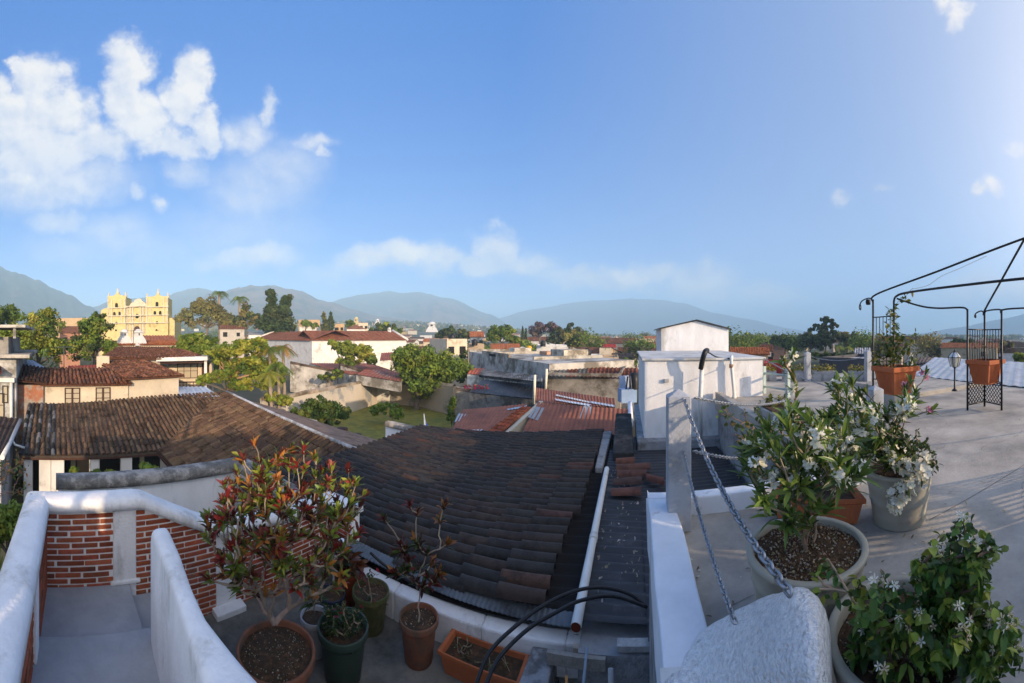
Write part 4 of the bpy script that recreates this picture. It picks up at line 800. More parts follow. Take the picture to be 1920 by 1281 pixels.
mb = MB(); c = PR(615, 625, 80); mb.box(c, (1.9, 1.3, .1), Vector((1, 0, 0)), Vector((0, .7, .7)).normalized()); [mb.tube([c + Vector((x, .3, 0)), c + Vector((x, .3, -.9))], .05, 5) for x in (-.7, .7)]; tag(mb.build('solar_panel', mat('dark panel', (.02, .03, .06), .3, .1, 4)), 'dark tilted panel on the ridge of the long building', 'panel')
slab('rusty_roof', 'long rusty red sheet roof between the long white building and the garden', 'roof', [(580, 681, 60), (692, 681, 60), (757, 702, 44), (655, 702, 44)], .1, m_rust, (1.2, 1.1, 1.1), corrug=(.4, .04), under=((.5, .48, .44), 3.5))
slab('rusty_roof', 'narrow rusty roof running down to the broad tree', 'roof', [(692, 688, 48), (757, 700, 46), (752, 716, 37.5), (668, 702, 41)], .1, m_rust, (1.1, 1, 1), corrug=(.4, .04), under=((.5, .48, .44), 1))
slab('rusty_roof', 'small red roof just right of the middle tree', 'roof', [(715, 662, 64), (742, 660, 64), (740, 674, 54), (712, 676, 54)], .1, m_rust, (1.2, 1, 1), corrug=(.4, .04))
# ---------------------------------------------------------------- centre: concrete walls, rusty roofs
t = thing('concrete_building', 'long bare grey concrete building right of the broad tree', 'building', PG(955, 45, GZ)); a, b = PG(879, 55, 0), PG(1030, 30, 0); d = (b - a).normalized(); n = Vector((d.y, -d.x, 0)); n = n if n.dot(a) > 0 else -n
V_ = lambda p, z: Vector((p.x, p.y, z)); mb = MB(); mb.prism([V_(a, -.75), V_(b, -.75), V_(b + n * 9, -.75), V_(a + n * 9, -.75)], 5.8, (.52, .50, .47)); [mb.prism([V_(a + d * x0 + n * y0, z1), V_(a + d * x1 + n * y0, z1), V_(a + d * x1 + n * y1, z1), V_(a + d * x0 + n * y1, z1)], z1 + .8, cl) for x0, x1, y0, y1, z1, cl in ((0, .3, 0, 9, -.4, (.4, .38, .34)), (9, 9.3, 1, 9, -.45, (.5, .46, .4)), (17, 20, 5, 8, .1, (.55, .5, .42)), (4, 6, 5, 7.5, -.1, (.6, .56, .5)), (21, 21.3, 1, 9, -.45, (.42, .4, .36)), (12, 14, 6, 8, -.3, (.5, .3, .2)))]; mb.prism([V_(a + d * 7, -.35), V_(a + d * 17, -.35), V_(a + d * 17 + n * .25, -.35), V_(a + d * 7 + n * .25, -.35)], .4, (.5, .45, .38)); mb.build('wall', m_old, t)
mb = MB(); mb.box(V_(a + d * 11.5 - n * .02, -.72), (2.4, .05, .3), d, n); mb.build('vent_opening', m_dark, t)
slab('sheet_roof', 'grey stained sheet lean-to roof against the concrete building', 'roof', [(905, 692, 40), (1018, 705, 28.5), (1016, 716, 26.5), (898, 703, 36)], .1, m_old, (.30, .29, .28), corrug=(.4, .03), under=((.1, .1, .1), .15))
slab('dark_roof', 'very dark sunken sheet roof behind the mossy concrete wall', 'roof', [(905, 712, 34), (1015, 722, 30), (1005, 748, 25.5), (880, 735, 29)], .1, m_blackroof, (1, 1, 1), corrug=(.3, .03), under=((.2, .2, .2), 1.5))
slab('rusty_roof', 'small rusty sheet roof beside the crown of the broad tree', 'roof', [(884, 690, 42), (910, 691, 41), (905, 703, 37), (876, 701, 38)], .1, m_rust, (1.8, 1.3, 1.2), corrug=(.4, .04))
t, P, q = house('stained grey concrete block with a rusty and grey sheet roof', 1024, 1163, 707, (28, 27), 8, 'flat', 0, (.33, .30, .26), [(.2, .2, .2)], wm=m_old, name='concrete_block', cat='building')
mb = MB(); colr = lambda s_, q_: jit((.20, .19, .17), .15) if (int(s_ * 9) in (1, 3) or s_ < .12) else jit((.24, .085, .05), .25)
A, B, C, D = PR(1028, 686, 33), PR(1196, 690, 33), PR(1196, 709, 26.9), PR(1022, 705, 27.4); corr(mb, A, B, C, D, .35, .05, colr, 2, 4); mb.build('sheet_roof', m_old, t)
for px, y0, y1, r_, lab in ((1001, 703, 748, 25.2, 'shorter pale pole in front of the concrete building'), (1023, 692, 723, 26.4, 'pale pole at the left corner of the stained concrete block')):
    mb = MB(); mb.tube([PR(px, y1 + 10, r_), PR(px + 2, y0, r_)], .09, 8, (.8, .75, .62)); tag(mb.build('pole', m_pl), lab, 'pole')
def redroof(lab, pts, extras=()):
    t = thing('rusty_roof', lab, 'roof', (PR(*pts[0]) + PR(*pts[2])) / 2 - Z3 * 2); mb = MB(); corr(mb, *[PR(*p) for p in pts], .22, .02, lambda s_, q: jit((1, 1, 1), .08), 3, 5); mb.build('sheet', m_rust, t)
    mb = MB(); mb.prism([PR(*p) - Z3 * .08 for p in pts], 2.2, CREAM); mb.build('wall', m_pl, t)
    for e, col in extras:
        mb = MB(); corr(mb, *[PR(*p) + Z3 * .05 for p in e], .2, .012, lambda s_, q: jit(col, .05), 1, 5); mb.build('skylight', m_sheet, t)
redroof('upper rusty red sheet roof with white patched strips', [(1005, 727, 25), (1152, 747, 21.5), (1154, 764, 19.5), (1003, 753, 20.5)], [([(1043, 741, 22.2), (1108, 755, 20.4), (1107, 757.5, 20.2), (1042, 743.5, 21.9)], (.6, .6, .6)), ([(1108, 754, 20.4), (1152, 761, 19.7), (1153, 765, 19.4), (1108, 757.5, 20.1)], (.42, .48, .58)), ([(1040, 749, 20.8), (1108, 760, 19.8), (1106, 763.5, 19.4), (1042, 752, 20.5)], (.48, .54, .64))])
redroof('lower rusty red sheet roof with two grey skylight sheets', [(1009, 754, 19.3), (1177, 767, 18.5), (1178, 820, 15.2), (980, 808, 15.6)], [([(1005, 764, 18.6), (1023, 767, 18.4), (1008, 791, 16.7), (989, 784, 17.1)], (.34, .35, .36)), ([(1094, 763.5, 18.7), (1110, 764, 18.7), (1105, 789, 17.0), (1086, 787, 17.1)], (.34, .35, .36))])
redroof('dark rusty patched roof left of the diagonal white gable', [(868, 768, 23), (988, 757, 22), (945, 816, 15.6), (838, 822, 16)], [([(860, 777, 21.6), (890, 780, 21), (884, 789, 19.8), (852, 793, 19.4)], (.36, .42, .5)), ([(952, 768, 21), (988, 762, 21.2), (984, 766, 20.6), (950, 771, 20.6)], (.4, .46, .55)), ([(846, 809, 17.2), (905, 807, 17), (905, 813, 16.4), (846, 814, 16.6)], (.45, .48, .52))])
t = thing('gable_wall', 'diagonal white gable wall with bright orange tile coping between rusty roofs', 'wall', PR(975, 800, 16.5)); a, b = PR(1015, 752, 19.5), PR(938, 822, 15.0); d = (b - a).normalized(); n = Vector((d.y, -d.x, 0)).normalized()
mb = MB(); mb.prism([a - n * .1, b - n * .1, b + n * .1, a + n * .1], 2.2, CREAM); mb.build('wall', m_pl, t)
mb = MB(); sd_ = Vector((n.x, n.y, 0)); sd_ = sd_ if sd_.x < 0 else -sd_; barrel(mb, [(PR(993, 766, 18.6) + sd_ * (.0 + .18 * k), PR(922, 822, 14.8) + sd_ * (.18 * k)) for k in range(3)], sd_, .1, [(.36, .10, .05), (.42, .13, .06), (.3, .09, .05)], .4, .7, 5); mb.build('coping', m_rt, t)
t = thing('blue_balcony', 'light blue tank balcony squeezed beside the left face of the utility room', 'balcony', PR(1176, 755, 22))
mb = MB(); mb.box(PR(1176, 741, 22), (.95, .8, .8), None, None, None, (.28, .40, .62)); mb.box(PR(1170, 716, 22.6), (.6, .08, .75), None, None, None, (.40, .52, .74)); mb.build('box', m_pl, t)
mb = MB(); mb.tube([PR(1177, 706, 21.8), PR(1174, 730, 21.5)], .05, 6); mb.tube([PR(1182, 706, 21.8), PR(1184, 730, 21.5)], .04, 6, (8, 8, 8)); mb.lathe([(0, .5), (.25, .45), (.3, 0), (.3, -.5)], PR(1189, 714, 22), 12); mb.build('tank', m_hose, t)
mb = MB(); mb.tube([PR(1181, 756, 20), PR(1183, 797, 16)], .12, 8, (.8, .82, .9)); tag(mb.build('pipe', m_pl), 'white pipe running from the blue balcony down beside the utility room', 'pipe')
# ---------------------------------------------------------------- named mid-distance buildings
for a in [
 ('flat roofed white house right of the yellow cupola', 1006, 1063, 650, 75, 8, 'flat', 0, WHITE, [WHITE]),
 ('house with bright orange roof left of the satellite dish', 921, 974, 655, 85, 9, 'gable', 1.2, CREAM, RTO),
 ('low white house below the flat white house', 1030, 1056, 671, 52, 6, 'flat', 0, WHITE, [WHITE]),
 ('small cream flat house above the rusty and grey sheet roof', 1052, 1080, 672, 50, 6, 'flat', 0, CREAM, [CREAM]),
 ('long white house with pale bluish flat roof in the centre', 1082, 1128, 672, 47, 6, 'flat', 0, WHITE, [(.4, .48, .6)]),
 ('beige block house in front of the small green tree', 1129, 1160, 674, 46, 6, 'flat', 0, TAN, [TAN]),
 ('wide house with dark old tiled roof behind the white houses', 1064, 1124, 664, (74, 70), 9, 'gable', 1.2, TAN, RT),
 ('beige two-storey house right of the dark tiled roof', 1124, 1146, 656, 70, 7, 'flat', 0, CREAM, [CREAM]),
 ('small house with vivid red roof near the centre', 1133, 1153, 652, 95, 6, 'gable', .9, WHITE, [(.45, .05, .04)]),
 ('white box house behind the broad tree crown', 838, 876, 639, (58, 60), 6, 'flat', 0, CREAM, [CREAM]),
 ('beige house right of the white box house', 878, 908, 648, 72, 7, 'flat', 0, TAN, [TAN]),
 ('white house with orange roofs left of the round green tree', 882, 906, 632, 105, 8, 'gable', 1.6, WHITE, RTO),
 ('low cream house with tile roof before the dark trees', 958, 985, 645, 98, 8, 'gable', 1.2, CREAM, RT),
 ('white house with awning left of the tank hut', 1160, 1192, 661, 80, 8, 'gable', 1.0, WHITE, RT),
 ('dark roofed house left of the tank hut', 1148, 1186, 672, 60, 7, 'shed', .5, (.3, .28, .26), [(.1, .09, .09)]),
 ('white house with steep gable behind the utility room on the right', 1427, 1446, 658, 60, 7, 'gable', .8, WHITE, RT),
 ('long orange brown roofed house beyond the utility room', 1370, 1440, 664, 52, 7, 'gable', .8, TAN, RTO),
 ('low house with a red roof edge beyond the yellow flower boxes', 1432, 1472, 688, 30, 5, 'flat', 0, (.35, .05, .05), [(.2, .2, .2)]),
 ('house with white edged dark flat roof right of the slim post', 1536, 1626, 679, (27, 25), 6, 'flat', 0, (.10, .10, .11), [(.5, .5, .5)]),
 ('small grey roofed house beside the end of the clipped hedge', 1606, 1628, 664, 40, 5, 'gable', .5, (.4, .4, .4), [(.5, .5, .52)]),
 ('ochre house among the trees left of the church', 100, 164, 598, (150, 145), 8, 'flat', 0, (.50, .36, .22), [(.3, .2, .15)]),
 ('pink walled house with brown roof between the two left trees', 112, 150, 624, 75, 8, 'gable', 1.4, (.42, .22, .15), RT),
 ('white and grey house below the two palms', 412, 458, 617, 100, 9, 'gable', 1.2, (.45, .42, .38), RT),
 ('white house with grey sheet roof under the dark cedar', 466, 492, 628, 98, 8, 'shed', .8, WHITE, [(.4, .42, .45)]),
 ('ochre ruin-like building between cedar and small cypress', 560, 600, 601, 150, 9, 'flat', 0, (.48, .34, .2), [(.4, .3, .2)]),
 ('white long low house behind the long building roof', 562, 600, 615, 120, 8, 'flat', 0, WHITE, [WHITE]),
 ('ochre house right of the small cypress tree', 628, 645, 609, 130, 7, 'flat', 0, (.5, .35, .2), [TAN]),
 ('white walled house with dark red hip roof behind the panel', 650, 684, 617, 110, 9, 'hip', 1.5, WHITE, RT),
 ('cream house with two blocks beside the slim yellow tower', 672, 690, 607, 150, 8, 'flat', 0, CREAM, [CREAM]),
]: house(*a[:9], rc=a[9], wins=2 if a[4] != 0 and (a[4] if not isinstance(a[4], tuple) else a[4][0]) > 40 else 0)
for px, y0, y1, r_, w, col, lab in ((668, 594, 611, 160, 11, (.6, .5, .28), 'slim yellow domed tower on the horizon'), (708, 598, 608, 220, 9, WHITE, 'small white pointed tower far away right of the yellow tower'), (810, 603, 622, 260, 20, WHITE, 'large distant white domed church in the centre-left'), (992, 648, 668, 55, 17, (.68, .38, .03), 'bright yellow roof cupola beside the satellite dish'), (903, 651, 664, 80, 6, (.6, .35, .06), 'small ochre chimney cap left of the orange roof'), (1155, 630, 644, 210, 7, TAN, 'distant tan bell tower left of the tank hut'), (1562, 644, 662, 75, 7, (.3, .25, .22), 'stone fountain like turret in front of the big dark trees')):
    cupola(lab, px, y0, y1, r_, w, col)
t = thing('satellite_dish', 'white satellite dish on a roof left of the yellow cupola', 'dish', PR(979, 662, 54)); mb = MB(); c = PR(979, 656, 54); d = Vector((-.3, -.8, .5)).normalized(); a = d.orthogonal().normalized(); b = d.cross(a); o = len(mb.v)
for j in range(4):
    for k in range(14): t_ = k / 14 * 2 * math.pi; q = .52 * j / 3; mb.v.append(tuple(c + (a * math.cos(t_) + b * math.sin(t_)) * (q + .01) - d * (.15 * (1 - (j / 3) ** 2))))
for j in range(3):
    for k in range(14): mb.f.append((o + j * 14 + k, o + j * 14 + (k + 1) % 14, o + (j + 1) * 14 + (k + 1) % 14, o + (j + 1) * 14 + k)); mb.c.append((1, 1, 1)); mb.sm.append(True)
mb.build('dish', m_pvc, t); mb = MB(); mb.tube([c - d * .1, c - d * .2 - Z3 * .9], .05, 6); mb.tube([c + b * .4, c + d * .45], .02, 4); mb.build('mount', m_pvc, t)
# ---------------------------------------------------------------- the yellow church
RC = 125; t = thing('church', 'yellow baroque church with two squat bell towers and white stucco ornament', 'church', PG(257, RC, GZ))
cA, cB = PG(187, RC + 4, 0), PG(327, RC - 4, 0); U = (cB - cA).normalized(); N = Vector((U.y, -U.x, 0)); N = N if N.dot(cA) < 0 else -N; C0 = PG(257, RC, 0)
def cx(px): a = azr(px); d = Vector((math.sin(a), math.cos(a), 0)); s_ = C0.dot(N) / d.dot(N); return (d * s_ - C0).dot(U)
def cz(py): return CZ + RC * (HY - py) / F
YEL = (.62, .51, .24); ORN = (.60, .54, .42)
def cb(mb, x0, x1, y0, y1, dep, off=0, col=YEL): mb.box(C0 + U * ((cx(x0) + cx(x1)) / 2) + Z3 * ((cz(y0) + cz(y1)) / 2) - N * (dep / 2 - off), (cx(x1) - cx(x0), dep, cz(y0) - cz(y1)), U, N, None, col)
mb = MB(); yb = 676; cb(mb, 236, 277, 574, yb, 30); mb.build('wall', m_pl, t)
mb = MB(); cb(mb, 188, 204, 585, yb, 12, -.5); mb.prism([C0 + U * cx(188) - N * .5 + Z3 * cz(585), C0 + U * cx(204) - N * .5 + Z3 * cz(585), C0 + U * cx(204) - N * .5 + Z3 * cz(579), C0 + U * cx(196) - N * .5 + Z3 * cz(576), C0 + U * cx(188) - N * .5 + Z3 * cz(580)], -N * 1, YEL); mb.build('annex', m_pl, t); mb = MB(); cb(mb, 317, 327, 597, yb, 12, -.4); mb.build('annex', m_pl, t)
for x0, x1, ap, yt in ((203, 237, 546, 557), (275, 316, 550, 561)):
    mb = MB(); cb(mb, x0, x1, yt, yb, 6.5, .6); tw = mb.build('bell_tower', m_pl, t); xm = (x0 + x1) / 2 + 1
    mb = MB(); q = [C0 + U * cx(x) + N * .62 + Z3 * cz(y) for x, y in ((x0, yt), (x1, yt), (x1, yt - 3), (xm + 6, ap + 7), (xm, ap + 1), (xm - 6, ap + 7), (x0, yt - 3))]; mb.prism(q, -N * 1.2, YEL)
    for x in (x0 + 1, xm, x1 - 1): y = ap + 1 if x == xm else yt - 2; c = C0 + U * cx(x) + Z3 * cz(y); mb.lathe([(.5, -.3), (.55, .2), (.2, .5), (.35, .9), (.05, 1.6)], c, 8, ORN)
    mb.build('gable', m_pl, tw)
    mb = MB()
    for yc in (577, 592, 606): cb(mb, x0 - 1.5, x1 + 1.5, yc - 1, yc + .6, 1.2, 1.1, ORN)
    for x in (x0 + 1.5, x1 - 1.5, x0 + 8, x1 - 8): cb(mb, x - 1, x + 1, 560, 606, .5, .9, ORN)
    mb.build('cornice', m_pl, tw)
    for wx, wy, ww, wh in ((xm - 1, 570, 5, 9), (xm - 5, 586.5, 4.5, 6.5), (xm + 5, 586.5, 4.5, 6.5), (xm - 1, 605, 4, 4.5), (xm - 2, 619, 3, 3)):
        mb = MB(); k = [C0 + U * (cx(wx) + math.cos(a_) * ww * RC / F / 2 * (1 if a_ <= math.pi else 1)) + N * 1.0 + Z3 * (cz(wy) + (math.sin(a_) * ww * RC / F / 2 if a_ <= math.pi else 0)) for a_ in [math.pi * i / 8 for i in range(9)]]
        bot = [p - Z3 * (wh - ww / 2) * RC / F for p in (k[-1], k[0])]; mb.prism(k + bot, -N * .3); mb.build('window', m_dark, tw)
mb = MB(); cu = [(241, 576), (246, 568), (251, 566), (253, 562), (257, 561), (260, 560), (264, 561), (267, 565), (272, 568), (275, 573), (276, 576)]
mb.prism([C0 + U * cx(x) + N * .1 + Z3 * cz(y) for x, y in cu][::-1], -N * 1.2, ORN)
for yc in (575, 592, 606): cb(mb, 236, 277, yc - 1.2, yc + .6, 1.2, .95, ORN)
for x in (239, 245, 250, 264, 269, 275): cb(mb, x - 1.1, x + 1.1, 576, 606, .5, .5, ORN); cb(mb, x - 1.1, x + 1.1, 608, 640, .5, .5, ORN)
for _ in range(130): x = ru(237, 276); y = ru(574, 632); cb(mb, x - ru(.3, 1), x + ru(.3, 1), y - ru(.3, 1.2), y + ru(.3, 1.2), .3, .32, ORN)
mb.build('stucco_front', m_pl, t)
for wx, wy, ww, wh, m_ in ((257.5, 591, 5, 8, m_dark), (257.5, 617, 11, 22, m_wood)):
    mb = MB(); k = [C0 + U * (cx(wx) + math.cos(a_) * ww * RC / F / 2) + N * .45 + Z3 * (cz(wy) + math.sin(a_) * ww * RC / F / 2) for a_ in [math.pi * i / 8 for i in range(9)]]
    bot = [p - Z3 * (wh - ww / 2) * RC / F for p in (k[-1], k[0])]; mb.prism(k + bot, -N * .3); mb.build('niche' if wh < 10 else 'door', m_, t)
mb = MB(); mb.lathe([(2.2, 0), (2.1, 1), (1.5, 2), (.6, 2.6), (.01, 2.8)], C0 - N * 8 + U * cx(243) + Z3 * (cz(574)), 16, ORN); mb.build('dome', m_pl, t)
# ---------------------------------------------------------------- trees
GR = [(.12, .175, .028), (.09, .14, .025), (.17, .21, .035), (.07, .115, .02)]; DK = [(.045, .07, .022), (.035, .055, .02), (.065, .08, .028)]
YG = [(.20, .22, .035), (.15, .19, .03), (.26, .26, .05), (.11, .15, .03)]; OL = [(.15, .14, .05), (.12, .12, .045), (.19, .17, .06)]; BR = [(.13, .20, .03), (.16, .22, .04), (.09, .15, .03)]; JA = [(.16, .10, .15), (.13, .085, .11), (.12, .09, .08)]
def crownleaves(mb, cs, r, n, leaf_, cols, clump=.34, per=None, flat=.8, solid=.35):
    tot = sum(c[2] * c[3] for c in cs); cl = []
    for (px, py, rx, ry) in cs:
        c = PR(px, py, r); ax, az_ = rx * r / F, ry * r / F; d = Vector((-c.x, -c.y, 0)).normalized(); s_ = d.cross(Z3); share = n * rx * ry / tot
        k = max(5, int(9 + 26 * (rx * ry / max(1, (leaf_ / r * F * 9) ** 2)) ** .5)); k = min(k, 60); cr = clump * min(ax, az_) * (1.3 if r > 80 else 1.05)
        for i in range(k):
            v = rvec(); q = ru(.55, 1.0) if rnd() < .8 else ru(.1, .6)
            if v.z < -.4 and rnd() < .5: v.z *= -.6
            cc = c + (s_ * v.x * ax + d * v.y * ax + Z3 * v.z * az_) * q * .86; cl.append(cc); ccol = jit(random.choice(cols), .22); m = int(share / k * ru(.6, 1.4)); rr = cr * ru(.7, 1.25)
            for _ in range(m):
                w = rvec(); p = cc + Vector((w.x, w.y, w.z * flat)) * rr * ru(.45, 1.0)
                nn = (w + rvec() * .8 + Z3 * .3).normalized(); a = nn.orthogonal().normalized(); b = nn.cross(a); t = ru(0, 6.28); e1 = (a * math.cos(t) + b * math.sin(t)) * leaf_ * ru(.6, 1.2); e2 = nn.cross(e1) * .55
                mb.add([p - e1, p + e2 * .9 + nn * leaf_ * .1, p + e1, p - e2], [(0, 1, 2, 3)], jit(ccol, .16))
    return cl
def tree(name, lab, r, cs, n=2200, leaf_=.2, cols=GR, base=None, tw=.22, grp=None, tcol=(.16, .13, .10), limbs=9, zg=None, cat='tree', clump=.34, part='crown', forky=.45):
    bx = base if base is not None else cs[0][0]; b0 = PG(bx, r, 0); zb = gz(b0.x, b0.y) if zg is None else zg; b0.z = zb
    t = thing(name, lab, cat, b0, grp); n = int(n * (1.9 if r > 80 else 1.35)); leaf_ *= 1.15 if r > 80 else 1.05; mb = MB(); cl = crownleaves(mb, cs, r, n, leaf_, cols, clump); mb.build(part, m_fol, t)
    if tw:
        mb = MB(); low = min(CZ + r * (HY - (c[1] + c[3])) / F for c in cs); top = PR(cs[0][0], cs[0][1], r); f = b0 + (Vector((top.x, top.y, 0)) - Vector((b0.x, b0.y, 0))) * forky; f.z = max(zb + .8, low + (top.z - low) * .12)
        mid = b0.lerp(f, .5) + Vector((ru(-1, 1), ru(-1, 1), 0)) * tw; mb.tube([b0 - Z3 * .2, b0.lerp(mid, .5), mid, f], [tw * 1.25, tw, tw * .85, tw * .7], 8, tcol)
        for q in random.sample(cl, min(limbs, len(cl))):
            m1 = f.lerp(q, .5) + Vector((ru(-1, 1), ru(-1, 1), ru(-.2, .6))) * tw * 1.5; mb.tube([f, m1, q], [tw * .5, tw * .28, tw * .08], 5, jit(tcol, .15))
        mb.build('trunk', m_bark, t)
    return t
def palm(lab, px, ytop, r, ybot=None, fr=1.0, n=15, tw=.22, cols=GR, grp=None, nm='palm_tree'):
    c = PR(px, ytop, r); b0 = PG(px, r, 0); zb = gz(b0.x, b0.y); t = thing(nm, lab, 'palm', Vector((b0.x, b0.y, zb)), grp)
    mb = MB(); mb.tube([Vector((b0.x, b0.y, zb)), Vector((b0.x + .2, b0.y, (zb + c.z) / 2)), c], [tw * 1.3, tw, tw * .9], 8, (.30, .24, .19)); mb.build('trunk', m_bark, t); mb = MB()
    for k in range(n):
        a = 2 * math.pi * k / n + ru(-.2, .2); up = ru(-.3, 1.1); d = Vector((math.cos(a), math.sin(a), 0)); pts = [c + d * fr * s_ * (1.0 if up < .8 else .75) + Z3 * fr * (up * s_ * .8 - (.55 + .3 * up) * s_ * s_ * 1.1) for s_ in [i / 7 for i in range(8)]]
        col = jit(random.choice(cols), .2)
        for p, q in zip(pts, pts[1:]):
            for sg in (-1, 1):
                for h_ in (.0, .5):
                    o = p.lerp(q, h_); sd_ = d.cross(Z3) * sg; e = o + sd_ * fr * .26 + (q - p) * .7 - Z3 * fr * .14; mb.add([o, o + (q - p) * .32, e], [(0, 1, 2)], jit(col, .12))
    mb.build('crown', m_fol, t); return t
def conifer(lab, px, y0, y1, w, r, cols=DK, n=1500, leaf_=.25, name='conifer_tree', grp=None, zg=None):
    cs = []; k = max(3, int((y1 - y0) / w * 2.2))
    for i in range(k): s_ = (i + .5) / k; cs.append((px + ru(-1, 1) * w * .10, y0 + (y1 - y0) * s_, w * (.18 + .85 * s_ ** .8) / 2 * 1.1, (y1 - y0) / k * .75))
    return tree(name, lab, r, cs, n, leaf_, cols, base=px, tw=.18, limbs=3, cat='tree', clump=.5, grp=grp, zg=zg)
tree('broad_tree', 'broad green tree with pale trunk standing on the lawn before the back wall', 40.5, [(790, 678, 52, 36), (835, 690, 48, 36), (765, 668, 36, 28), (800, 720, 46, 28), (750, 690, 20, 22), (792, 742, 20, 16), (868, 702, 18, 18), (800, 700, 60, 40)], 13000, .19, GR, 783, .32, tcol=(.14, .11, .08), limbs=14)
tree('umbrella_tree', 'open crowned tree rising behind the garden wall before the long white building', 50, [(645, 652, 34, 17), (675, 668, 34, 18), (652, 682, 26, 16), (697, 676, 14, 10), (625, 645, 14, 9), (665, 658, 40, 18)], 6500, .22, YG + GR, 650, .22, tcol=(.30, .22, .16))
tree('jacaranda_tree', 'large yellow-green tree with leaning forked trunk in the left garden', 31, [(455, 655, 48, 26), (490, 690, 46, 30), (440, 690, 40, 26), (410, 665, 32, 24), (520, 705, 22, 18), (480, 650, 34, 20)], 10500, .15, YG + YG + GR, 422, .22, tcol=(.36, .22, .13), forky=.25, limbs=14)
tree('garden_tree', 'dense flat topped green tree behind the porch of the brown roofed house', 38, [(365, 640, 38, 20), (400, 655, 34, 22), (345, 650, 24, 20), (385, 690, 30, 24), (375, 660, 50, 30)], 8500, .17, GR, 370, .25)
tree('garden_tree', 'lower green bushy tree between the blue sheet roof and the palms', 30, [(420, 705, 30, 18), (455, 720, 34, 18), (385, 712, 20, 14), (500, 722, 26, 14)], 4200, .15, GR + YG, 430, .15)
tree('citrus_tree', 'dark glossy round citrus tree in front of the long white garden wall', 26, [(600, 768, 42, 27), (570, 778, 30, 22), (632, 778, 26, 22), (600, 790, 44, 18)], 5200, .13, [(.04, .075, .018), (.06, .10, .02), (.035, .06, .015), (.11, .13, .03)], 600, .15)
tree('young_tree', 'small bright yellow-green tree with leaning stem on the lawn', 33, [(725, 765, 30, 12), (705, 772, 18, 11), (745, 776, 18, 12)], 1700, .16, BR, 740, .09, tcol=(.4, .33, .25))
tree('column_shrub', 'narrow upright shrub at the right edge of the lawn', 27.5, [(847, 765, 8, 16), (845, 785, 9, 16), (849, 752, 6, 10)], 900, .15, GR, 847, .06, cat='shrub')
tree('hedge_shrub', 'green shrubs at the foot of the left end of the garden wall', 28.5, [(510, 745, 22, 10), (535, 752, 22, 10)], 1200, .16, YG, 520, .06, cat='shrub')
tree('garden_shrub', 'dark shrubs growing behind the white garden wall in the middle', 46, [(610, 708, 24, 10), (632, 700, 16, 10)], 900, .2, DK + GR, 615, .08, cat='shrub')
for px, yt, r_, f_, lab, cl_ in ((505, 655, 30.5, 1.3, 'tall garden palm with orange-tinged fronds', [(.16, .16, .03), (.25, .17, .03), (.08, .13, .03)]), (530, 650, 31.5, 1.3, 'garden palm with yellowing fronds beside the long building', [(.22, .14, .03), (.10, .14, .03), (.3, .16, .03)]), (520, 684, 29.5, 1.4, 'lower green garden palm under the two taller ones', GR), (505, 700, 28.5, 1.2, 'short garden palm at the left end of the garden wall', YG)):
    palm(lab, px, yt, r_, fr=f_, n=20, tw=.14, cols=cl_, nm='garden_palm')
tree('left_tree', 'big dark green tree cut by the left edge above the roofs', 60, [(12, 590, 34, 26), (-20, 610, 40, 40)], 2600, .3, GR, 5, .3)
tree('left_tree', 'large leafy tree filling the space left of the church', 44, [(75, 612, 52, 36), (60, 655, 62, 40), (112, 655, 28, 34), (20, 640, 40, 36), (95, 590, 24, 16)], 9000, .2, GR + YG, 70, .4)
tree('left_tree', 'round dark green tree immediately left of the church facade', 41, [(178, 618, 38, 30), (158, 650, 36, 30), (198, 652, 24, 22), (185, 595, 20, 12)], 6500, .18, DK + GR, 178, .35)
tree('big_tree', 'wide olive tree crown right of the church below the first palm', 108, [(388, 583, 32, 28), (350, 598, 26, 18), (418, 598, 20, 22), (372, 572, 16, 16)], 3800, .42, OL, 388, .5)
tree('big_tree', 'grey-green loose tree below the second palm', 104, [(462, 592, 16, 26), (478, 602, 14, 20), (445, 605, 14, 14)], 1300, .4, OL + DK, 462, .3)
palm('taller of the two palms on the skyline right of the church', 411, 548, 112, fr=3.2, n=17, tw=.4); palm('second skyline palm standing left of the dark cedar', 449, 558, 110, fr=3.0, n=17, tw=.4)
conifer('tall dark cedar with pointed top on the skyline', 511, 546, 622, 44, 98, n=3800, leaf_=.38); conifer('dark cedar leaning against the taller one on its right', 535, 554, 622, 46, 99, n=3600, leaf_=.38)
conifer('small brownish cypress above the long building roof', 608, 585, 622, 16, 115, OL + DK, 900, .35); conifer('twin of the small brownish cypress, right of it', 620, 586, 620, 14, 116, DK, 800, .35)
conifer('thin dark pencil cypress left of the purple tree', 980, 612, 638, 5, 125, DK, 350, .3); conifer('shorter pencil cypress right beside the thin one', 986, 616, 638, 5, 126, DK, 300, .3)
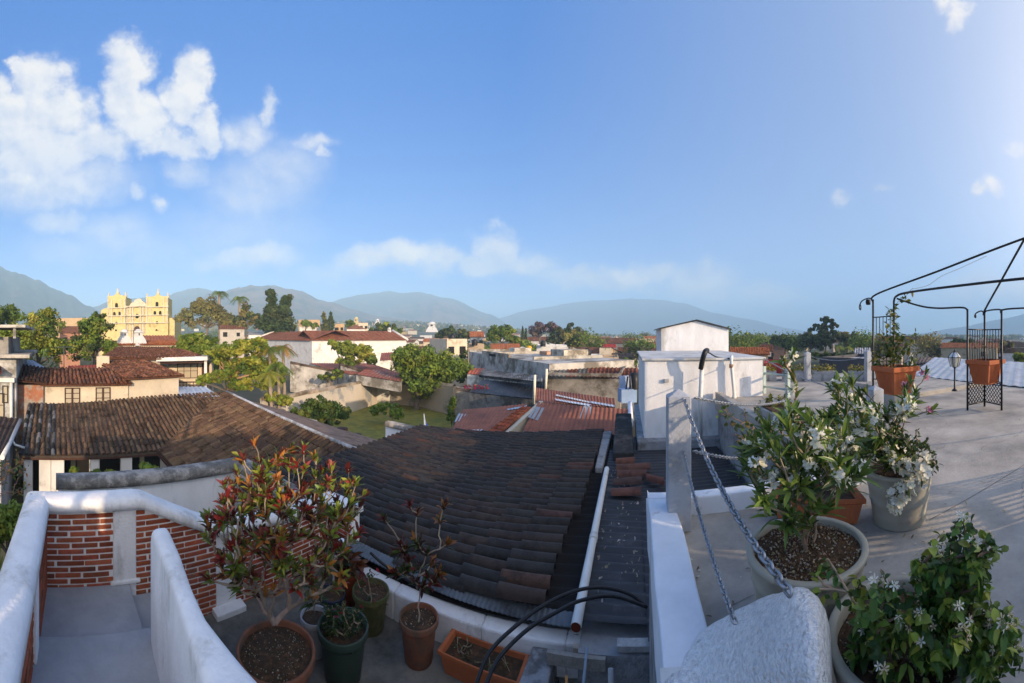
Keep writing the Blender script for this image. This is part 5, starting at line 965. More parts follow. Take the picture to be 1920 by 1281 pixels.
for a in [('round bright green tree in the centre of the skyline', 95, [(942, 626, 30, 17), (925, 634, 16, 12), (960, 636, 16, 10)], 2400, .35, GR), ('dark green tree group left of the orange roofed white house', 118, [(848, 624, 28, 13), (872, 630, 16, 10), (828, 630, 14, 9)], 1900, .42, DK), ('purple blossoming jacaranda on the skyline', 132, [(1012, 616, 20, 13), (1034, 614, 18, 13), (1005, 624, 14, 10)], 1700, .42, JA), ('faded purple tree behind the big dark tree', 140, [(1084, 626, 14, 13), (1094, 632, 10, 10)], 800, .45, JA), ('big dark olive tree in front of the purple jacaranda', 98, [(1056, 632, 28, 18), (1040, 638, 16, 12), (1076, 640, 14, 12)], 2700, .36, DK + OL), ('dark tree top poking above the big olive tree', 125, [(1070, 611, 9, 6), (1080, 617, 8, 6)], 450, .35, DK), ('small green tree left of the blue balcony', 46, [(1179, 682, 16, 11), (1168, 686, 10, 8)], 1400, .2, DK + GR), ('dark green bush behind the broad tree crown', 60, [(868, 668, 14, 12)], 800, .25, DK),
          ('green tree group behind the long building roof', 125, [(722, 614, 22, 11), (742, 622, 16, 9), (700, 620, 12, 8)], 1400, .42, DK + GR), ('green tree left of the yellow domed tower', 135, [(655, 607, 13, 8)], 600, .42, GR), ('green tree right of the dark cedar', 120, [(573, 606, 14, 7), (590, 612, 10, 6)], 700, .42, GR),
          ('low dark tree mass at the left of the big right-hand group', 112, [(1472, 642, 32, 15), (1448, 648, 16, 10)], 2400, .42, DK), ('dark rounded tree under the tall cloud shaped one', 108, [(1520, 640, 30, 18), (1545, 642, 26, 16)], 2600, .42, DK), ('tall tree with cloud shaped tiers of foliage', 110, [(1550, 601, 17, 9), (1538, 613, 20, 7), (1563, 612, 14, 7), (1520, 619, 8, 5), (1550, 624, 24, 8)], 2600, .36, DK), ('brownish rounded tree at the right end of the big group', 106, [(1588, 636, 24, 17), (1604, 644, 16, 14), (1572, 630, 16, 12)], 2400, .42, OL + DK),
          ('far dark tree between gazebo posts', 150, [(1700, 640, 16, 9), (1716, 645, 12, 8)], 700, .5, DK), ('rounded dark tree right of the lamp post', 120, [(1800, 645, 18, 11), (1780, 648, 12, 8), (1826, 646, 16, 10)], 1500, .5, DK), ('pinkish leafless tree behind the second trellis', 100, [(1885, 645, 26, 10), (1860, 648, 14, 8)], 1200, .4, JA + OL), ('yellow-green bush above the pale sheet roof at far right', 50, [(1913, 672, 18, 13)], 1100, .25, YG), ('brown tree behind the first trellis', 90, [(1660, 645, 18, 14), (1640, 652, 14, 8)], 1000, .4, OL), ('small distant umbrella tree over the tank hut horizon', 190, [(1418, 633, 9, 5), (1400, 640, 12, 5)], 600, .5, DK)]:
    tree('skyline_tree', a[0], a[1], a[2], a[3], a[4], a[5], tw=.3, limbs=5)
tree('clipped_hedge', 'long flat clipped hedge in front of the big dark trees', 60, [(1530, 668, 12, 7), (1550, 668, 12, 7), (1570, 668, 12, 7), (1590, 668, 12, 7), (1606, 668, 10, 7)], 2600, .25, DK, 1565, 0, cat='hedge', part='foliage', clump=.6)
for px, y in ((1572, 650), (1590, 652)): palm('small ' + ('left' if px < 1580 else 'right') + ' palm in front of the big dark tree group', px, y, 80, fr=1.6, n=12, tw=.2, cols=YG, nm='small_palm')
# courtyard and corner plants
tree('ball_bush', 'clipped dark round bush in the courtyard corner', 19.6, [(54, 916, 22, 18)], 3200, .07, DK, 54, .05, cat='bush', clump=.5)
for px, py, rx, ry, cs_, lab in ((178, 888, 14, 6, BR, 'bright green courtyard plant left of the dark door'), (207, 888, 12, 6, YG, 'yellowish courtyard plant before the dark door'), (280, 878, 24, 11, BR, 'feathery green fern clump at the right end of the portico'), (140, 885, 10, 8, GR, 'thin courtyard shrub under the portico window')):
    tree('courtyard_plant', lab, 16.3, [(px, py, rx, ry)], 1100, .11, cs_, px, .04, cat='plant', clump=.5, part='leaves')
tree('corner_hedge', 'leafy hedge outside the stair parapet at the left edge', 6.5, [(18, 975, 40, 34), (40, 958, 20, 18), (-20, 1000, 40, 50)], 4200, .05, [(.10, .15, .025), (.07, .11, .02), (.14, .18, .03)], 15, .05, cat='hedge', clump=.45, zg=GZ)
mb = MB(); t = thing('fan_palm', 'spiky palm fronds left of the stair parapet', 'palm', PG(0, 4.6, -3.4))
for k in range(36):
    c = PR(-12, 1150, 4.6); a = ru(-.9, 1.3); p = c + Vector((ru(-.1, .1), ru(-.1, .1), 0)); d = (Vector((math.sin(a + .3), .3 * ru(-1, 1), math.cos(a)))).normalized(); leaf(mb, p, d, rvec(), ru(.6, 1.15), .045, jit((.13, .15, .03), .25), .25, 0)
mb.build('fronds', m_fol, t); mb = MB(); mb.tube([PR(-12, 1150, 4.6), PG(-12, 4.6, GZ)], .09, 7, (.2, .15, .1)); mb.build('stem', m_bark, t)
mb = MB(); tw_ = [PR(ru(-10, 48), ru(850, 925), ru(7.5, 8.5)) for _ in range(26)]; b_ = PR(-40, 930, 8); grow(mb, [b_], tw_, .02, (.22, .14, .10), .006, .05)
t = thing('bare_creeper', 'bare tangled creeper twigs with few leaves at the left edge', 'creeper', Vector((b_.x, b_.y, GZ))); mb.tube([b_, Vector((b_.x, b_.y, GZ))], .03, 5, (.2, .14, .1)); mb.build('twigs', m_bark, t); mb = MB()
for p in tw_:
    for _ in range(5): leaf(mb, p + rvec() * .08, rvec(), rvec(), .09, .05, jit(random.choice([(.16, .15, .03), (.08, .12, .03), (.3, .14, .05)]), .2))
mb.build('leaves', m_leaf, t)
mb = MB(); c0 = PR(892, 724, 30)
for k in range(150): p = c0 + Vector((ru(-1.0, 1.0), ru(-.4, .4), ru(-.25, .1))); leaf(mb, p, rvec(), rvec(), .16, .1, jit(random.choice([(.45, .02, .10), (.35, .02, .07), (.08, .12, .03)]), .2))
mb.build('blossoms', m_leaf, thing('bougainvillea', 'crimson flowering bougainvillea on the mossy concrete wall', 'plant', c0))
# ---------------------------------------------------------------- distant town
LM = [(0, 'by the left edge house'), (60, 'above the big left trees'), (110, 'over the ochre building'), (150, 'left of the church'), (195, 'at the church annex'), (330, 'just right of the church'), (375, 'by the wide olive tree'), (411, 'under the tall palm'), (449, 'under the second palm'), (480, 'left of the cedar'), (524, 'behind the dark cedars'), (560, 'right of the cedars'), (612, 'by the small cypresses'), (668, 'by the yellow domed tower'), (708, 'by the pointed white tower'), (740, 'over the round cupola'), (775, 'right of the round cupola'), (810, 'by the white domed church'), (848, 'over the white box house'), (893, 'by the orange roofed house'), (942, 'by the round green tree'), (983, 'by the pencil cypresses'), (1020, 'by the purple tree'), (1060, 'by the big olive tree'), (1100, 'right of the faded purple tree'), (1130, 'by the vivid red roof'), (1157, 'by the tan bell tower'), (1190, 'over the blue balcony'), (1215, 'left of the tank hut'), (1385, 'right of the tank hut'), (1410, 'over the utility room corner'), (1437, 'by the steep white gable'), (1470, 'over the flower boxes'), (1514, 'by the first slim post'), (1550, 'by the cloud shaped tree'), (1590, 'over the clipped hedge'), (1627, 'by the second slim post'), (1660, 'in the left trellis'), (1706, 'by the third slim post'), (1745, 'left of the garden lamp'), (1790, 'behind the garden lamp'), (1825, 'left of the right trellis'), (1850, 'behind the right trellis'), (1890, 'right of the right trellis'), (1920, 'at the right edge')]
def where(px): return min(LM, key=lambda q: abs(q[0] - px))[1]
def size_(w): return 'small ' if w < 3.2 else 'wide ' if w > 5.2 else ''
LABS = set(); random.seed(21); used = []
WC = [(WHITE, 'white'), (CREAM, 'cream'), (TAN, 'tan'), ((.42, .22, .15), 'pinkish'), (GREY, 'grey'), ((.52, .36, .14), 'ochre')]; RCL = [(RT, 'brown tiled'), (RTO, 'orange tiled'), (RTB, 'dark tiled'), ([(.36, .35, .34)], 'grey flat')]
HN = 0
for band, (ra, rb, n) in enumerate(((85, 150, 46), (150, 280, 80), (280, 620, 104))):
    for i in range(n):
        for _ in range(40):
            px = ru(560, 1900) if rnd() < .8 else ru(-20, 560); r_ = ru(ra, rb)
            if px < 480 and r_ < 150: continue
            if r_ < 110 and 470 < px < 790: continue
            if r_ < 170 and 1440 < px < 1640: continue
            w = ru(8, 15); dp = ru(7, 11); c = PG(px, r_, 0)
            if all((c - q).length > (w + q_) * .62 for q, q_ in used): break
        else: continue
        if 330 < px < 345: continue
        used.append((c, w)); z0_ = gz(c.x, c.y); h = ru(3.2, 4.6) if rnd() < .72 else ru(5.5, 7); wc, wn_ = random.choice(WC[:3] if rnd() < .7 else WC); ri = random.choice([0, 0, 1, 2, 3]); rc, rn_ = RCL[ri]; kd = 'flat' if ri == 3 else random.choice(['gable', 'gable', 'hip'])
        zone = where(px)
        dist = ('near', 'middle distance', 'far')[band]; hw = w / r_ * F / 2
        lab_ = f'{"tall " if h > 5 else ""}{"wide" if w > 12.5 else "narrow" if w < 9.5 else ""} {wn_} house with {rn_} {kd if kd != "flat" else ""} roof {zone}, {dist}'.replace('  ', ' ').replace('grey flat roof', 'flat grey roof').strip()
        if lab_ in LABS: continue
        LABS.add(lab_); house(lab_, px - hw, px + hw, 0, (r_ + ru(-2, 2), r_ + ru(-2, 2)), dp, kd, ru(1.0, 2.0), jit(wc, .1), rc, z0_, 'houses of the town beyond the gardens', wins=2 if r_ < 200 else 0, name='town_house', z1=z0_ + h)
random.seed(5)
for i in range(110):
    r_ = ru(95, 700) if i % 3 else ru(75, 160); px = ru(-20, 1940)
    if r_ < 130 and px < 820: continue
    if r_ < 230 and 180 < px < 335: continue
    b0 = PG(px, r_, 0); z0_ = gz(b0.x, b0.y); h = ru(6, 11) * (1.0 if r_ < 300 else 1.25); yt = HY - (z0_ + h - CZ) / r_ * F; hh = h * .38 / r_ * F; k = random.choice([0, 0, 1, 2]); cols = (GR, DK, OL)[k]; w = hh * ru(1.0, 1.7); nl = int(max(90, min(700, w * hh * 7)))
    lab_ = f'{size_(w * r_ / F)}{("green", "dark green", "olive brown")[k]} {"far" if r_ > 300 else "middle" if r_ > 160 else "near"} town tree {where(px)}'
    if lab_ in LABS: continue
    LABS.add(lab_); tree('town_tree', lab_, r_, [(px, yt + hh, w, hh), (px + w * ru(-.7, .7), yt + hh * 1.3, w * .7, hh * .7)], nl, max(.35, r_ / F * .9), cols, tw=.25, limbs=2, grp='trees among the town roofs', clump=.5)
random.seed(9)
mb = MB()                                             # far woods and roofs as one mass at the foot of the hills
for i in range(5200):
    px = ru(-40, 1960); r_ = 700 + 1300 * rnd() ** 1.4; b0 = PG(px, r_, 0); z0_ = gz(b0.x, b0.y); w = ru(7, 16); h = ru(4, 11)
    c = Vector((b0.x, b0.y, z0_)); a_ = ru(0, 6.28); k = 6
    if rnd() < .74:
        col = jit(random.choice(DK + OL), .2); o = [c + Vector((math.cos(a_ + q * 1.047) * w * ru(.35, .6), math.sin(a_ + q * 1.047) * w * ru(.35, .6), h * ru(.2, .6))) for q in range(6)]; tp = c + Vector((ru(-1, 1), ru(-1, 1), h)); bt = [Vector((p.x, p.y, z0_ - 1)) for p in o]
        mb.add(o + [tp] + bt, [(q, (q + 1) % 6, 6) for q in range(6)] + [(7 + q, 7 + (q + 1) % 6, (q + 1) % 6, q) for q in range(6)], col)
    else: mb.box(c + Z3 * 1.5, (w, w * .7, 5), Vector((math.cos(a_), math.sin(a_), 0)), Vector((-math.sin(a_), math.cos(a_), 0)), None, jit(random.choice([WHITE, CREAM, TAN, (.3, .12, .07), (.28, .13, .09)]), .15))
mb.build('far_woods', m_fol, org=(0, 0, 0), kind='stuff')
# ---------------------------------------------------------------- pots and plants near the camera
random.seed(33)
def pot(lab, c, D, H, m, prof=None, soil=.88, name='flower_pot', cat='plant pot', col=(1, 1, 1), sq=None, ribs=0, grit=0, z0=None):
    """c: centre of the foot"""
    t = thing(name, lab, cat, c); R0 = D / 2; n = 4 if sq else 40; th = max(.012, R0 * .07)
    pr = prof or [(R0 * .66, 0), (R0 * .70, .01), (R0 * .88, H * .80), (R0 * .90, H * .84), (R0 * .985, H * .845), (R0, H * .87), (R0, H * .98), (R0 * .985, H), (R0 - th, H), (R0 - th * 1.2, H * .97), (R0 - th * 1.6, H * .80)]
    if prof: pr = [(a * R0, b * H) for a, b in prof]
    mb = MB(); mb.lathe([(0.001, 0)] + pr, c, n, col, not sq, True if sq else None)
    if sq:
        pass
    mb.build('body', m, t, bev=.006 if sq else 0)
    mb = MB(); zs = H * soil; Rs = R0 * .90 * (.96 if sq else 1); k = 5; o = []
    if sq: mb.box(c + Z3 * (zs - .01), (Rs * 1.8, Rs * 1.8, .02))
    else:
        rings = [0.001] + [Rs * j / k for j in range(1, k + 1)]; prof_ = rings; base = len(mb.v)
        for j, rr in enumerate(rings):
            for q in range(24): a_ = q / 24 * 6.2832; x, y = rr * math.cos(a_), rr * math.sin(a_); mb.v.append((c.x + x, c.y + y, c.z + zs + mnoise.noise((x * 9, y * 9, c.x)) * .018))
        for j in range(k):
            for q in range(24): q2 = (q + 1) % 24; mb.f.append((base + j * 24 + q, base + (j + 1) * 24 + q, base + (j + 1) * 24 + q2, base + j * 24 + q2)); mb.c.append((1, 1, 1)); mb.sm.append(True)
    s_ = mb.build('soil', m_soil, t)
    if grit:
        mb = MB()
        for _ in range(grit):
            a_ = ru(0, 6.28); rr = Rs * .97 * math.sqrt(rnd()); p = c + Vector((rr * math.cos(a_), rr * math.sin(a_), zs + .004)); q = ru(.003, .009); v = [p + rvec() * q for _ in range(5)]
            mb.add(v, [(0, 1, 2), (2, 3, 4), (0, 2, 4), (1, 3, 4), (0, 3, 1)], jit(random.choice([(1, 1, 1), (.5, .35, .2), (.9, .8, .6), (.25, .15, .08)]), .2))
        mb.build('grit', m_pebble, s_, kind='stuff')
    return t
def plant(name, lab, cat, base, tips, leafcols, L_=(.08, .13), w=.25, per=10, rad=.012, bark=(.3, .22, .15), style='rosette', bend=.3, flowers=None, up=.3, rtip=.004, wob=.015, extra=0, spread=1.0, bases=None):
    t = thing(name, lab, cat, base); mb = MB(); dirs = grow(mb, bases or [base], tips, rad, bark, rtip, wob, 6, up); mb.build('stems', m_bark, t); ml = MB(); mf = MB()
    for tip, d in zip(tips, dirs):
        tip = Vector(tip); d = (d + Z3 * .6).normalized(); k = int(per * ru(.7, 1.3)); cset = [random.choice(leafcols) for _ in range(3)]
        for i in range(k):
            if style == 'rosette': o = tip - d * ru(0, .05) * (L_[1] / .12); a = d.orthogonal().normalized(); b = d.cross(a); th = i * 2.4 + ru(-.3, .3); q = .15 + .85 * i / k * spread; dd = (d * math.cos(q) + (a * math.cos(th) + b * math.sin(th)) * math.sin(q)); nn = d
            else: o = tip - d * (ru(0, 1) ** 1.2) * L_[1] * 2.6 + rvec() * L_[1] * .25; dd = (d * .5 + rvec()).normalized(); nn = (Z3 + rvec() * .7).normalized()
            ll = ru(*L_); leaf(ml, o, dd, nn, ll, ll * w * ru(.8, 1.2), jit(random.choice(cset), .25), bend * ru(.3, 1.4), .2)
        if flowers and rnd() < flowers[0]:
            for _ in range(random.randint(*flowers[1])):
                nn = (d * .5 + rvec() + Z3 * .2).normalized(); p = tip + nn * flowers[2] * ru(.5, 1.4) + rvec() * flowers[2] * .6
                flower(mf, p, nn, flowers[2] * ru(.8, 1.15), 5, random.choice(flowers[3]), flowers[4], .35, flowers[5])
    ml.build('leaves', m_leaf, t)
    if mf.f: mf.build('blossoms', m_petal, t)
    return t
def tipsin(blobs, n, r, dr=.3):
    """n points spread over ellipses given in the panorama, depth +-dr about r"""
    out = []; tot = sum(b[2] * b[3] for b in blobs)
    for (px, py, rx, ry) in blobs:
        k = max(1, round(n * rx * ry / tot))
        for _ in range(k):
            a = ru(0, 6.283); q = math.sqrt(ru(.02, 1)); out.append(PR(px + rx * q * math.cos(a), py + ry * q * math.sin(a), r + dr * math.sqrt(max(0, 1 - q * q)) * ru(-1, 1)))
    return out
# lower floor
CR = [(.26, .03, .025), (.13, .022, .018), (.08, .03, .02), (.18, .24, .035), (.28, .30, .04), (.11, .16, .028), (.40, .17, .04), (.07, .09, .028), (.10, .03, .022), (.30, .07, .06), (.14, .18, .03)]
c = PG(517, 3.0, FZ); pot('big terracotta pot of the tall croton beside the white stair wall', c, .65, .50, m_terrad, grit=420, soil=.90)
b0 = c + Z3 * .44
tips = tipsin([(470, 915, 62, 68), (545, 900, 80, 62), (620, 940, 60, 60), (520, 975, 120, 60), (440, 985, 60, 45), (640, 1000, 42, 52), (560, 1040, 80, 50), (470, 1050, 60, 40), (600, 1090, 60, 40), (430, 1080, 40, 30), (480, 1105, 40, 20)], 330, 2.95, .42) + [PR(477, 832, 2.95), PR(530, 850, 2.9), PR(653, 880, 3.0), PR(620, 872, 3.05), PR(385, 975, 2.8), PR(390, 1010, 2.85), PR(415, 1050, 2.8), PR(680, 930, 3.0)]
plant('croton_shrub', 'large many-branched croton with red, yellow and green leaves in the big terracotta pot', 'shrub', b0, tips, CR, (.075, .125), .26, 11, .034, (.30, .24, .19), up=.12, rtip=.0045, wob=.014, bend=.22, bases=[b0, b0 + Vector((-.03, .02, .12)), b0 + Vector((.04, 0, .16)), b0 + Vector((-.01, 0, .26))])
c = PG(643, 3.3, FZ); pot('dark green plastic pot holding the red flowered bush', c, .46, .46, mat('dark green plastic', (.035, .06, .045), .45, .15, 4, (.05, .06, .05), thresh=.6), col=(1, 1, 1), soil=.82, grit=80)
tips = tipsin([(645, 1165, 44, 34), (640, 1140, 34, 18)], 60, 3.28, .18); plant('flowering_bush', 'small dense green bush with a few red flowers in the green pot', 'bush', c + Z3 * .37, tips, [(.03, .06, .015), (.045, .08, .02), (.02, .045, .012)], (.03, .05), .45, 14, .008, style='bushy', flowers=(.10, (1, 2), .022, [(.55, .02, .06), (.5, .03, .10)], .8, (.4, .3, .02)))
c = PG(695, 3.85, FZ); pot('mossy greenish pot beside the end of the brick parapet', c, .39, .40, mat('mossy pot', (.16, .13, .06), .9, .3, 6, (.07, .08, .03), .4, 50, thresh=.48), grit=60)
plant('small_rose', 'sparse drooping rose with two faded coral flowers in the mossy pot', 'plant', c + Z3 * .36, tipsin([(690, 1090, 30, 22), (705, 1125, 24, 14), (720, 1140, 12, 8)], 14, 3.75, .15), [(.03, .06, .02), (.05, .07, .02)], (.03, .05), .5, 5, .007, style='bushy', flowers=(.25, (1, 1), .025, [(.5, .10, .05), (.5, .04, .05)], .8, None))
c = PG(785, 3.47, FZ); pot('medium terracotta pot with tall thin crotons near the eave wall', c, .375, .41, m_terrad, grit=160)
b0 = c + Z3 * .36; tips = tipsin([(775, 1060, 30, 36), (800, 1070, 26, 34), (770, 1030, 26, 20)], 26, 3.4, .16) + [PR(721, 975, 3.3), PR(833, 948, 3.3), PR(768, 948, 3.35), PR(782, 962, 3.4), PR(826, 975, 3.3), PR(838, 1020, 3.3), PR(741, 1075, 3.3)]
plant('croton_shrub', 'thin leggy croton with tufted stems in the medium terracotta pot', 'shrub', b0, tips, [(.10, .015, .012), (.06, .02, .015), (.05, .07, .015), (.22, .09, .02), (.03, .04, .012)], (.09, .14), .26, 11, .011, (.34, .28, .22), up=.1, rtip=.005, bend=.3, bases=[b0, b0 + Vector((.04, 0, 0)), b0 + Vector((-.04, .03, 0))])
c = PG(652, 4.25, FZ); pot('reddish pot half hidden behind the croton next to the brick parapet', c, .36, .40, m_terra, col=(.6, .45, .45))
plant('dracaena', 'broad leaved dark red plant behind the croton', 'plant', c + Z3 * .38, tipsin([(655, 1060, 22, 14), (648, 1030, 20, 20)], 9, 4.1, .12), [(.09, .02, .015), (.05, .06, .02), (.13, .05, .02)], (.16, .24), .3, 9, .012, bend=.5)
c = PG(622, 3.95, FZ); pot('dark blue glazed pot between the green pot and brick parapet', c, .30, .30, mat('blue glaze', (.025, .035, .06), .25, .2, 4))
c = PG(590, 3.55, FZ); pot('white rimmed plastic pot partly hidden by the croton pot', c, .28, .36, m_white, col=(.5, .52, .55))
plant('cactus_spike', 'small spiky green plant between the white rimmed and green pots', 'plant', c + Z3 * .38, tipsin([(590, 1120, 22, 16)], 8, 3.45, .1), [(.04, .07, .02)], (.08, .12), .2, 6, .008, bend=.5)
# terracotta trough
def trough(lab, corners, z0, H, m, name='trough'):
    t = thing(name, lab, 'planter', (corners[0] + corners[2]) / 2 + Z3 * (z0 - (corners[0].z + corners[2].z) / 2)); c = sum(corners, Vector()) / 4; L = lambda p, k, z: Vector((c.x + (p.x - c.x) * k, c.y + (p.y - c.y) * k, z)); mb = MB(); o = []
    prof_ = [(.82, z0), (.93, z0 + H * .80), (1.0, z0 + H * .82), (1.0, z0 + H), (.90, z0 + H), (.87, z0 + H * .72)]
    for k, z in prof_: o += [L(p, k, z) for p in corners]
    n = len(prof_); mb.add(o, [(3, 2, 1, 0)] + [(j * 4 + i, j * 4 + (i + 1) % 4, (j + 1) * 4 + (i + 1) % 4, (j + 1) * 4 + i) for j in range(n - 1) for i in range(4)]); mb.build('body', m, t, bev=.008)
    mb = MB(); mb.add([L(p, .885, z0 + H * .76) for p in corners], [(0, 1, 2, 3)]); mb.build('soil', m_soil, t); return t
cs = [G(2.87, -1.70), G(3.16, -1.70), G(3.16, -.91), G(2.87, -.91)]; trough('rectangular terracotta trough on the floor under the black hoses', cs, FZ, .20, m_terra)
b0 = G(3.0, -1.3, FZ + .15); plant('trough_weeds', 'sparse weeds in the terracotta trough under the hoses', 'plant', b0, [G(3.0 + ru(-.1, .1), ru(-1.6, -1.0), FZ + ru(.2, .26)) for _ in range(16)], [(.07, .10, .03), (.14, .12, .05)], (.03, .06), .3, 7, .003, style='bushy', bases=[G(3.0, v, FZ + .15) for v in (-1.55, -1.3, -1.05)])
# terrace pots
WP = [(.74, 0), (.76, .03), (.76, .14), (.785, .17), (.78, .22), (.83, .40), (.86, .44), (.85, .48), (.90, .68), (.925, .71), (.915, .75), (.955, .92), (1.0, .945), (1.0, .99), (.985, 1.0), (.90, 1.0), (.885, .98), (.87, .85)]
c = PG(1514, 1.80, 0); pot('large beige round pot with gritty soil behind the rough parapet', c, .60, .43, m_greypot, WP, .93, grit=1500)
OG = [(.08, .14, .028), (.11, .18, .035), (.19, .25, .05), (.06, .10, .022)]; WF = [(.80, .80, .72), (.82, .78, .60), (.78, .78, .74)]
b0 = c + Z3 * .38; tips = tipsin([(1450, 860, 45, 45), (1480, 820, 60, 45), (1540, 850, 60, 50), (1530, 900, 70, 40), (1460, 910, 60, 30), (1500, 955, 60, 26), (1420, 860, 30, 30), (1580, 880, 40, 30), (1420, 850, 30, 40), (1600, 900, 20, 30)], 105, 1.8, .26)
plant('oleander', 'white flowering oleander growing in the large beige pot', 'shrub', b0, tips, OG, (.085, .15), .17, 10, .010, (.22, .18, .12), up=.25, bend=.25, flowers=(.36, (6, 11), .022, WF, .8, (.5, .4, .12)), bases=[b0, b0 + Vector((-.05, -.02, 0)), b0 + Vector((.05, .02, 0))])
tips = [PR(1485, 672, 1.95), PR(1487, 705, 1.95), PR(1493, 735, 1.93), PR(1470, 680, 1.9)] ; plant('oleander_spray', 'single tall oleander stem topped with pale flowers against the far roofs', 'shrub', b0, tips, OG + [(.2, .2, .04)], (.07, .11), .2, 8, .010, (.28, .17, .12), up=0, flowers=(.6, (3, 5), .024, WF, .75, (.5, .4, .12)), rtip=.006)
plant('oleander_spray', 'low leafy oleander shoots at the rim of the large beige pot', 'shrub', c + Z3 * .38, tipsin([(1500, 975, 45, 16), (1440, 945, 20, 12), (1540, 1075, 12, 12)], 14, 1.62, .15), OG, (.06, .10), .22, 9, .006, up=0)
c = PG(1686, 2.93, 0); pot('tall beige ribbed pot with oleander by the terracotta trough', c, .56, .42, m_greypot, WP, .92, grit=200)
b0 = c + Z3 * .38; tips = tipsin([(1600, 790, 50, 38), (1640, 800, 40, 40), (1560, 800, 50, 32), (1590, 740, 30, 30), (1700, 770, 34, 26), (1615, 840, 44, 26), (1660, 850, 30, 26)], 120, 2.8, .4)
plant('oleander', 'wide white oleander behind the large pot, rooted in the ribbed pot', 'shrub', b0, tips, OG, (.10, .17), .16, 10, .010, (.22, .18, .12), up=.2, flowers=(.5, (7, 12), .026, WF, .8, (.5, .4, .12)), bend=.25, bases=[b0, b0 + Vector((-.06, -.02, 0))])
plant('pink_oleander', 'small pink flowered oleander twigs over the ribbed pot', 'shrub', b0, [PR(1706, 715, 3.0), PR(1697, 730, 3.0), PR(1716, 738, 3.0), PR(1698, 765, 3.0), PR(1735, 702, 3.1), PR(1745, 770, 3.0), PR(1625, 738, 2.9)], OG, (.10, .14), .2, 9, .010, (.25, .18, .12), up=.05, flowers=(.7, (2, 4), .028, [(.62, .22, .34), (.68, .30, .42)], .8, (.5, .1, .2)))
plant('jasmine', 'leafy jasmine spilling over the right side of the ribbed pot', 'shrub', b0, tipsin([(1720, 850, 34, 40), (1700, 830, 36, 30), (1745, 865, 14, 30), (1670, 820, 34, 30), (1690, 860, 40, 26)], 60, 2.8, .25), [(.035, .065, .015), (.05, .085, .02), (.07, .10, .02)], (.035, .055), .5, 13, .008, style='bushy', flowers=(.12, (1, 2), .02, WF, .6, None))
plant('white_flower_trail', 'hanging cluster of white flowers in front of the ribbed pot', 'flowers', PR(1712, 868, 2.62), [PR(1712 + ru(-26, 26), 880 + ru(-20, 22), 2.6) for _ in range(9)] + [PR(1690 + ru(-16, 18), 935 + ru(-28, 26), 2.6) for _ in range(11)] + [PR(1735, 885, 2.6)], OG, (.05, .08), .22, 3, .005, up=-.2, flowers=(1, (4, 7), .030, WF, .85, (.5, .4, .12)))
cs = [PR(1452, 915, 3.1), PR(1600, 915, 3.08), PR(1625, 930, 2.78), PR(1445, 930, 2.8)]; cs = [Vector((p.x, p.y, 0)) for p in cs]; trough('terracotta trough between the back curb and the large beige pot', cs, .02, .20, m_terra)
c = PG(1702, 1.37, 0); pot('low wide beige pot of the jasmine at the bottom right', c, .60, .37, m_greypot, WP, .86, grit=500)
b0 = c + Z3 * .30; JG = [(.05, .11, .02), (.075, .155, .025), (.04, .08, .016), (.13, .20, .03), (.26, .30, .045)]
tips = tipsin([(1690, 1190, 90, 70), (1790, 1180, 90, 70), (1780, 1090, 70, 60), (1810, 1030, 50, 45), (1740, 1060, 40, 40), (1850, 1200, 60, 60), (1640, 1110, 50, 40), (1880, 1160, 30, 50), (1640, 1230, 50, 50), (1800, 985, 24, 22), (1860, 1030, 20, 24)], 300, 1.25, .26)
tips = [p for p in tips if (p - cam.location).length > .85]
plant('jasmine_bush', 'big glossy leaved jasmine with small white star flowers at the bottom right', 'bush', b0, tips, JG, (.030, .050), .58, 15, .010, (.12, .08, .05), style='bushy', up=.1, bend=.35, flowers=(.42, (2, 4), .0135, [(.8, .78, .68), (.75, .6, .4)], .42, (.5, .2, .05)), rtip=.002, bases=[b0, b0 + Vector((.08, 0, 0)), b0 + Vector((0, -.08, 0)), b0 + Vector((-.08, .05, 0))])
plant('jasmine_shoot', 'single jasmine runner reaching over the rim of the large beige pot', 'plant', b0, [PR(1543, 1048, 1.35), PR(1530, 1075, 1.35), PR(1560, 1060, 1.36), PR(1536, 1105, 1.3), PR(1590, 1110, 1.3)], JG, (.03, .045), .5, 8, .004, style='bushy')
# plants at the white side curb
t = plant('yellow_shrub', 'yellow-green shrub growing behind the white side curb', 'shrub', G(5.9, 2.35, 0), tipsin([(1465, 755, 34, 18), (1440, 762, 22, 14)], 34, 6.3, .3), [(.28, .24, .03), (.20, .20, .03), (.10, .14, .03)], (.07, .11), .4, 14, .012, style='bushy')
t = plant('climbing_vine', 'thin leafy vine trailing from the white curb toward the utility room', 'vine', G(4.2, 2.0, .15), [PR(1345, 775, 4.3), PR(1370, 780, 4.3), PR(1385, 800, 4.3), PR(1395, 770, 4.4), PR(1378, 815, 4.2), PR(1400, 790, 4.4), PR(1410, 815, 4.5), PR(1360, 762, 4.4), PR(1420, 770, 4.6), PR(1390, 825, 4.2), PR(1430, 790, 4.6)], [(.06, .11, .02), (.10, .14, .03), (.20, .14, .05)], (.05, .08), .7, 9, .008, (.25, .16, .1), style='bushy', up=.1)
mb = MB(); mb.box(G(5.2, 2.32, .13), (1.6, .42, .26), GU, -GV); t = tag(mb.build('planter_box', m_conc, bev=.02), 'long grey cement planter behind the white side curb', 'planter'); mb = MB(); mb.box(G(5.2, 2.32, .265), (1.5, .34, .03), GU, -GV); mb.build('soil', m_soil, t)
